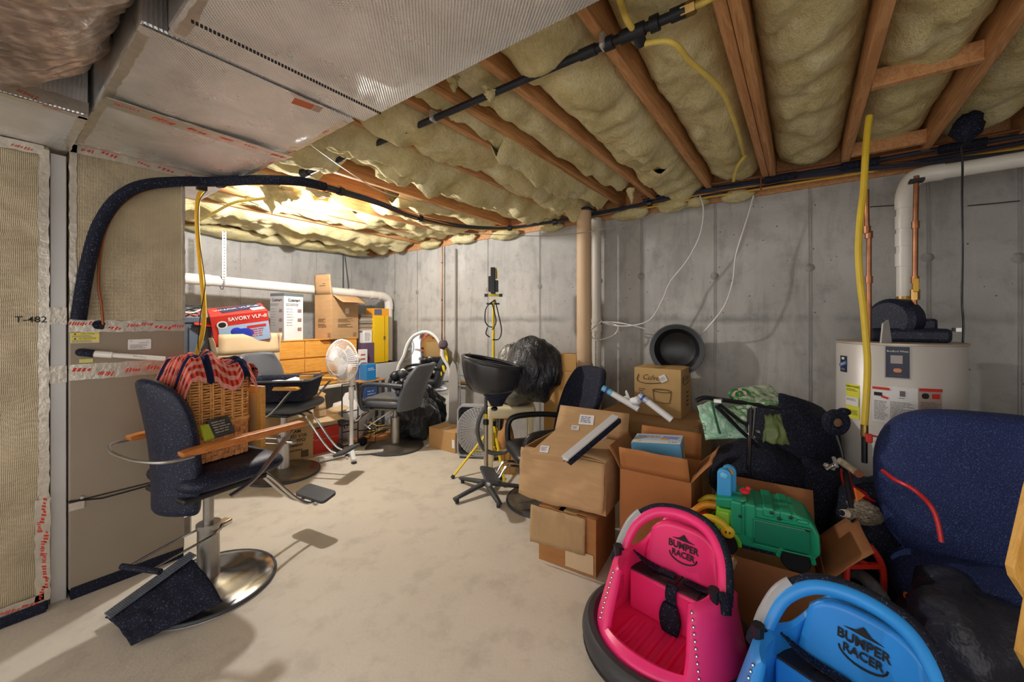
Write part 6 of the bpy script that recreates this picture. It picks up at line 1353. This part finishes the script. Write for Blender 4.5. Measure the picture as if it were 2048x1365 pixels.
# ================================================================ bumper cars
def bumper_car(label, loc, rz, m, md, emb):
    o = thing('bumper_car', label, 'toy car', loc, rz); M = TR(loc, rz)
    R = .315
    MB(M).torus(R, .036, TR((0, 0, .135)), 56, 10, 1.25).build('rubber_bumper', M_('bumper_rubber', (58, 58, 62), .5, 0, (8, .12)), o)
    MB(M).torus(R - .004, .037, TR((0, 0, .098)), 56, 8, .5).build('bumper_groove', black, o)
    MB(M).lathe([(0, .03), (.24, .03), (.29, .06), (.305, .10), (0, .10)], 48).build('base_skirt', black, o)
    def top(a):  # rim height by angle, 0 = open front
        c = abs(((a + PI) % (2 * PI)) - PI)
        def sm(x, a_, b_): t_ = max(0, min(1, (x - a_) / (b_ - a_))); return t_ * t_ * (3 - 2 * t_)
        return .185 + .215 * sm(c, .62, .80) - .02 * sm(c, 1.5, 2.2) + .13 * sm(c, 2.15, 2.75)
    def rad(a, z): 
        b = .292 - (.085 - .055 * max(0, -math.cos(a))) * max(0, (z - .15) / .3) - .012 * math.cos(3 * a) * 0
        return b
    def outer(u, v):
        a = 2 * PI * u; z = .12 + (top(a) - .12) * v; r = rad(a, z); x = r * math.cos(a); 
        return (x, r * 1.0 * math.sin(a), z)
    def inner(a, z, th=.05):
        r = rad(a, z) - th; c = math.cos(a); s = math.sin(a)
        # squarer well
        k = (abs(c) ** 4 + abs(s) ** 4) ** -.25; kk = 1 + (k - 1) * .55
        return (r * kk * c * .97, r * kk * s * .97, z)
    nu = 120; vs = []; fs = []
    prof = [('o', .0), ('o', .2), ('o', .5), ('o', .8), ('o', .97), ('r', .0), ('r', .5), ('r', 1.), ('i', .9), ('i', .6), ('i', .3), ('i', .0)]
    for i in range(nu):
        a = 2 * PI * i / nu; T = top(a)
        for kd, t_ in prof:
            if kd == 'o': p = outer(i / nu, t_)
            elif kd == 'i': p = inner(a, .125 + (T - .015 - .125) * t_)
            else:
                p0 = V(outer(i / nu, 1)); p1 = V(inner(a, T)); p = p0.lerp(p1, .15 + .7 * t_) + V((0, 0, .010 * math.sin(PI * t_) + .003))
            vs.append(p)
    k = len(prof)
    for i in range(nu):
        j = (i + 1) % nu
        for q in range(k - 1): fs.append((i * k + q, j * k + q, j * k + q + 1, i * k + q + 1))
    vs.append((0, 0, .125)); n0 = len(vs) - 1
    for i in range(nu): fs.append((i * k + k - 1, ((i + 1) % nu) * k + k - 1, n0))
    MB(M).add(vs, fs).build('body_shell', m, o, 50)
    # foot well ribs
    for i in range(8):
        y = -.15 + .043 * i; MB(M).tube([(-.01, y, .128), (.20, y, .132)], .007, 6).build('floor_rib', m, o)
    # seat block
    MB(M).box(-.24, -.045, -.20, .20, .125, .30).build('seat_block', m, o, 0, bevel=.012, seg=3)
    MB(M).box(-.20, -.05, -.195, .195, .300, .308).build('seat_pad', M_('seat_strap_black', (40, 38, 42), .6, 0, (20, .2)), o, 0, bevel=.003)
    for y in (-.1, 0, .1): MB(M).box(-.20, -.05, y - .002, y + .002, .308, .311).build('pad_seam', black, o, 0)
    # belts
    def strap(pts, w, name='seat_belt'):
        pts = cr(pts, 4); mb = MB(M)
        for p, q in zip(pts[:-1], pts[1:]): mb.bar(p, q, w, .006)
        mb.build(name, navyf, o, 0)
    strap([(-.06, 0, .315), (-.03, 0, .30), (-.032, 0, .24), (-.03, 0, .20)], .045); MB(M).grid(lambda u, v: (-.030 - .0 + .004 * math.sin(PI * v), (.026 + .018 * math.sin(PI * u * .9)) * (2 * v - 1), .25 - .12 * u), 8, 4).build('crotch_pad', navyf, o, 80, solid=.012)
    for s in (-1, 1): strap([(-.06, s * .19, .39), (-.09, s * .165, .35), (-.11, s * .11, .322), (-.12, s * .02, .316)], .035)
    # backrest panel with emblem
    def fbk_(u, v): return (-.150 - .025 * v + .03 * (2 * u - 1) ** 2, (u - .5) * .34 * (1 - .18 * v), .29 + .235 * v - .05 * (2 * u - 1) ** 4 * v)
    MB(M).grid(fbk_, 14, 10).build('backrest', m, o, 80, solid=-.03)
    Me = M @ frame((-.160, .0, .42), (0, 1, 0), (-.12, 0, 1)) ; 
    em = text('BUMPER', .040, Me @ TR((0, .016, .004)), emb, o, 'emblem', bold=.03, sx=.9); text('RACER', .036, Me @ TR((0, -.02, .003)), emb, o, 'emblem', bold=.03, sx=.9)
    MB(Me).prism([(-.05, .042), (-.02, .048), (0, .068), (.02, .048), (.05, .042), (.0, .04)], .003).build('emblem_crown', emb, o, 0); MB().tube([Me @ V((.06 * math.cos(a), -.02 + .035 * math.sin(a), .002)) for a in [PI + PI * i / 10 for i in range(11)]], .003, 5).build('emblem_arc', emb, o)
    # roll bar
    ctr = [(-.0, -.215, .36), (-.03, -.21, .42), (-.08, -.185, .50), (-.13, -.125, .555), (-.155, -.045, .575), (-.155, .045, .575), (-.13, .125, .555), (-.08, .185, .50), (-.03, .21, .42), (-.0, .215, .36)]
    cc_ = cr(ctr, 5)
    MB(M).tube(cc_, .023, 10).build('roll_bar', m, o, 80)
    mb = MB(M)
    cs_ = [V(p) * 1. + (V((p[0], p[1], 0)) - V((0, 0, 0))).normalized() * .016 + V((0, 0, .016)) for p in cc_]
    mb.tube(cs_[12:], .017, 8).build('bar_pad', navyf, o, 80)
    lo = [p + V((0, 0, .003)) for p in cs_[1:13]]; MB(M).tube(lo, .021, 8).build('bar_light_strip', M_('bar_grey', (168, 170, 176), .4), o, 80)
    for s in (-1, 1):
        MB(M).tube(cr([(.03, s * .225, .36), (.02, s * .222, .385), (-.005, s * .216, .405)], 4), .027, 8).build('shoulder_boot', navyf, o, 80)
        MB(M).tube([(.05, s * .20, .39), (.055, s * .20, .45)], [.014, .020], 8).build('joystick', black, o)
    for s in (-1, 1):
        for i in range(10):
            z = .205 + .021 * i; a = s * (.80 - .0); 
            p = V((rad(a, z) * math.cos(a), rad(a, z) * math.sin(a), z)); MB(M).ell(p + V((.004, 0, 0)), .006, .006, .006, 8).build('rivet', chrome, o)
    for s in (-1, 1):
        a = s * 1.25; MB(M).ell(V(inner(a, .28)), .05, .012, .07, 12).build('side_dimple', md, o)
    return o
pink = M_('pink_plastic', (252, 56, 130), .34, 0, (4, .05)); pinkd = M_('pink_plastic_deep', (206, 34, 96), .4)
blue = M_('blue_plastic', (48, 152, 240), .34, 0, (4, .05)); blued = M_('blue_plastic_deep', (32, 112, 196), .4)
pc_ = P(1335, 1268, z=.14); tow = math.atan2(-pc_.y, -pc_.x)
bumper_car('hot pink bumper car with a black roll bar pad in the foreground', (pc_.x, pc_.y, 0), tow + math.radians(-24), pink, pinkd, ink)
pb = P(1680, 1540, z=.14); tow = math.atan2(-pb.y, -pb.x)
bumper_car('bright blue bumper car at the bottom edge, right of the pink one', (pb.x, pb.y, 0), tow + math.radians(-20), blue, blued, ink)
# ================================================================ bike, plush, blue chair, dark heap, pine stand
bk_ = thing('kids_bike', 'red framed kids bike with a beige grip and a round horn among dark clutter', 'bike', P(1725, 1240, d=1.95))
redb = M_('bike_red', (196, 44, 34), .4); dB = 1.75
q = P(1727, 1150, d=dB); Mwh = MX((V((FW.x, FW.y, 0)), V((0, 0, 1)), RT)).transposed().to_4x4()
qw = V((q.x, q.y, .17)); Mwh.translation = qw
MB(Mwh).torus(.14, .026, None, 36, 10).build('front_tyre', M_('tyre_grey', (84, 84, 90), .7, 0, (40, .3), (60, .6, .01)), bk_)
MB(Mwh).cyl((0, 0, -.03), (0, 0, .03), .02, None, 12).build('wheel_hub', chrome, bk_)
for i in range(8): a = 2 * PI * i / 8; MB(Mwh).tube([(0, 0, 0), (.12 * math.cos(a), .12 * math.sin(a), 0)], .0025, 4).build('spoke', chrome, bk_)
for s in (-.075, .085): MB().tube(cr([qw + RT * s, qw + RT * s + V((0, 0, .18)), qw + RT * s * .5 + V((0, 0, .27)) + FW * .02], 4), .013, 8).build('fork_blade', redb, bk_)
cr_ = qw + V((0, 0, .19)); MB().bar(cr_ - RT * .075, cr_ + RT * .085, .02, .02).build('fork_crown', redb, bk_, 0)
hb_ = P(1690, 940, d=2.02); MB().tube([qw + V((0, 0, .26)) + FW * .02, hb_], .014, 8).build('stem', blk, bk_)
g0, g1 = P(1680, 922, d=2.02), P(1716, 947, d=1.90); MB().tube([g0, g1], .017, 10).build('grip', M_('grip_beige', (160, 150, 128), .6, 0, (40, .2)), bk_); MB().cyl(g1, g1 + (g1 - g0) * .08, .019, None, 10).build('grip_end', M_('grip_brown', (140, 84, 60), .6), bk_)
MB().tube([hb_ - RT * .10, g0], .010, 8).build('handlebar', chrome, bk_); MB().bar(P(1650, 930, d=2.04), P(1668, 938, d=2.04), .025, .02).build('brake_clamp', galv, bk_, 0, bevel=.005); MB().bar(P(1667, 915, d=2.0), P(1674, 935, d=2.0), .012, .012).build('brake_lever', galv, bk_, 0)
hn = P(1672, 845, d=2.05); ax = (V((0, 0, EYE)) - hn); ax.z = 0; Mh2 = frame(hn, (RT), (0, 0, 1))
if (Mh2.to_3x3() @ V((0, 0, 1))).dot(ax) < 0: Mh2 = Mh2 @ MX.Rotation(PI, 4, 'Y')
MB(Mh2).lathe([(0, -.03), (.055, -.028), (.066, -.01), (.066, .012), (.05, .022), (.028, .02), (.024, .008), (0, .006)], 28).build('horn_disc', navyf, bk_); MB(Mh2).lathe([(0, .010), (.022, .012), (0, .02)], 14).build('horn_centre', M_('horn_tan', (128, 96, 70), .5), bk_)
q = P(1688, 824, d=2.05); MB().ell(q, .03, .03, .02, 12).build('horn_bulb', navyf, bk_); MB().tube([hn - V((0, 0, .06)), hn.lerp(hb_, .6), hb_], .008, 8).build('horn_stem', black, bk_)
MB().tube(cr([hb_, P(1700, 975, d=2.02), P(1760, 1010, d=2.0), P(1790, 1080, d=2.02)], 5), .02, 8).build('top_tube', redb, bk_)
MB().tube([P(1700, 1000, d=2.0), P(1706, 1075, d=1.97)], .010, 8).build('head_tube', redb, bk_)
q3 = P(1790, 1150, d=1.98); Mwr = Mwh.copy(); Mwr.translation = V((q3.x, q3.y, .17)); MB(Mwr).torus(.14, .026, None, 36, 10).build('rear_tyre', black, bk_); MB().tube([V((q3.x, q3.y, .17)), P(1760, 1010, d=2.0)], .012, 8).build('seat_stay', redb, bk_); MB().tube([V((q3.x, q3.y, .17)), qw + V((0, 0, .2))], .012, 8).build('chain_stay', redb, bk_)
q = P(1762, 1000, d=2.0); lump((q.x, q.y, q.z + .03), .06, .12, .04, 52, bk_, navyf, 'saddle', 16, .1)
ps = thing('grey_plush', 'mottled grey plush with a pale muzzle lying on the bike beside the toy carton', 'plush toy', P(1720, 1015, d=1.9))
furg = NT('grey_fur'); n = furg.noise(30, 5, .7, furg.mapping((1, 1, 3)), 2.); furg.set(furg.ramp(n, [(.35, (70, 64, 60)), (.5, (150, 138, 122)), (.65, (206, 196, 178))]), .95); furg.bump(n, .8, .02); furg = furg.m
a = P(1692, 1028, d=1.86); b = P(1762, 1040, d=1.92); c = P(1712, 992, d=1.9)
MB().tube(cr([a, a.lerp(b, .25), a.lerp(b, .6) + V((0, 0, .015)), b], 5), [.018, .02, .023, .027, .031, .036, .041, .046, .05, .052, .05, .046, .04, .03, .02, .01][:16], 14).build('plush_body', furg, ps, 80)
lump(a.lerp(b, .45) + V((0, 0, .035)), .04, .05, .04, 31, ps, furg, 'plush_wing', 16, .5)
MB().tube([a - (b - a).normalized() * .025, a + (b - a).normalized() * .03], [.016, .022], 12).build('pale_muzzle', M_('plush_white', (214, 206, 194), .9), ps)
MB().ell(a - (b - a).normalized() * .026, .012, .014, .014, 10).build('dark_nose', navyf, ps)
MB().prism([(0, 0), (.035, .03), (-.012, .065)], .01, frame(c - V((0, 0, .025)), RT, (0, 0, 1))).build('orange_triangle', M_('bright_orange', (232, 120, 48), .5), ps, 0)
# blue armchair
bc = thing('blue_plush_chair', 'big rounded blue plush chair with red piping in front of the water heater', 'armchair', P(1930, 1150, d=1.95))
cb_ = P(1985, 965, d=1.78)
def Mloc(c, yaw): return MX.Translation(c) @ MX.Rotation(yaw, 4, 'Z')
aw_ = math.atan2(FW.y, FW.x) - .55
Mc = Mloc(V((cb_.x, cb_.y, 0)), aw_)      # local +x away from the camera
def fback(u, v):
    a = 2 * PI * u; b = PI * (v - .5); ex = lambda q, p: math.copysign(abs(q) ** p, q)
    cb2 = abs(math.cos(b)) ** .55
    x = .13 * ex(math.cos(a), .7) * cb2; y = .40 * ex(math.sin(a), .55) * cb2; z = .66 + .36 * ex(math.sin(b), .75)
    return (x + .12 * (z - .6) + .008 * NZ.noise(V((y * 6, z * 6, 1))), y, z)
MB(Mc).grid(fback, 48, 24, True).build('backrest', navyb, bc, 80)
def fseat(u, v):
    a = 2 * PI * u; b = PI * (v - .5); ex = lambda q, p: math.copysign(abs(q) ** p, q); cb2 = abs(math.cos(b)) ** .5
    return (-.18 + .26 * ex(math.cos(a), .6) * cb2, .38 * ex(math.sin(a), .6) * cb2, .27 + .13 * ex(math.sin(b), .7))
MB(Mc).grid(fseat, 40, 16, True).build('seat_cushion', navyb, bc, 80)
for s in (-1,): MB(Mc).grid(lambda u, v: (-.18 + .24 * math.copysign(abs(math.cos(2 * PI * u)) ** .6, math.cos(2 * PI * u)) * abs(math.cos(PI * (v - .5))) ** .5, s * .37 + .08 * math.copysign(abs(math.sin(2 * PI * u)) ** .6, math.sin(2 * PI * u)) * abs(math.cos(PI * (v - .5))) ** .5, .33 + .20 * math.copysign(abs(math.sin(PI * (v - .5))) ** .7, v - .5)), 32, 14, True).build('armrest', navyb if s > 0 else navyf, bc, 80)
for x in (-.36, .02):
    for y in (-.3, .3): MB(Mc).cyl((x, y, 0), (x, y, .16), .022, None, 10).build('leg', black, bc)
MB().tube(cr([P(*p, d=k) for p, k in (((1766, 942), 1.72), ((1790, 960), 1.62), ((1825, 978), 1.55), ((1858, 1008), 1.52), ((1874, 1040), 1.5), ((1883, 1085), 1.48))], 6), .008, 8).build('red_piping', M_('piping_red', (200, 30, 40), .4), bc)
# dark heap imitating floor shade, and clutter, at the lower right
hp = thing('floor_shade_heap', 'added dark heap standing in for deep shade on the floor at the lower right corner', 'blanket', (1.9, -.75, 0))  # dark sheet added where the floor lies in deep shade
h0 = [P(1690, 1180, z=.02), P(2200, 1120, z=.02), P(2300, 1420, z=.02), P(1760, 1400, z=.02)]
def fhp(u, v):
    p = h0[0].lerp(h0[1], u).lerp(h0[3].lerp(h0[2], u), v); p.x = min(p.x, 2.9); e = min(1, 6 * min(u, 1 - u)) * min(1, 6 * min(v, 1 - v))
    return V((p.x, p.y, .012 + e * (.04 + .05 * abs(NZ.noise(V((p.x * 6, p.y * 6, 2)))) + .03 * NZ.noise(V((p.x * 3, p.y * 3, 7))))))
MB().grid(fhp, 50, 40).build('heaped_sheet', navyf, hp, 80, solid=.01)
o = thing('dark_sack', 'shiny dark sack slumped on the dark heap below the blue chair', 'sack', P(1930, 1240, z=.1)); q = P(1925, 1200, d=1.5); lump((q.x, q.y, .26), .17, .20, .19, 91, o, M_('sack_dark', (36, 40, 56), .4, 0, (6, .3), (8, .6, .03)), 'sack_film', 30, .3)
o = thing('duffel_bag', 'dark duffel bag wedged between the toy carton and the blue chair', 'bag', P(1745, 1050, d=2.6)); q = P(1740, 1010, d=2.08); lump((q.x, q.y, .30), .19, .17, .30, 95, o, navyf, 'bag_cloth', 30, .2)
o = tag(MB().bar(P(1808, 1190, d=1.6), P(1841, 1200, d=1.58), .018, .02).build('orange_strip', MATS['bright_orange'], smooth=0, bevel=.003), 'small orange strip lying on dark clutter below the blue chair', 'toy piece')
pn = thing('pine_stand', 'angled pine wood stand cut off by the right picture edge', 'stand', P(2060, 1300, d=1.15))
pinew = wood('pine_clear', (214, 156, 66), (234, 184, 98), 5, (6, 6, 1), .5)
pd_ = 1.12; oo = P(2048, 1150, d=pd_); Fp = frame(oo, RT, (0, 0, 1)); k_ = pd_ / FPX
poly = [((x - 2048) * k_, -(y - 1150) * k_) for x, y in ((2150, 820), (2078, 850), (2043, 975), (2008, 1128), (2013, 1150), (2044, 1197), (2026, 1300), (2050, 1345), (2150, 1420))]
MB(Fp).prism(poly, .022).build('side_board', pinew, pn, 0, bevel=.003)
MB(Fp).box(.0, .16, -.02, .0, .02, .3).build('shelf_board', pinew, pn, 0, bevel=.003)
MB(Fp).box(.0, .16, -.21, -.19, .02, .3).build('shelf_board', pinew, pn, 0, bevel=.003)
MB(Fp).box(.12, .15, -oo.z, .3, .27, .3).build('leg', pinew, pn, 0); MB(Fp).box(.11, .15, -oo.z, -.2, -.0, 0.022).build('leg', pinew, pn, 0)
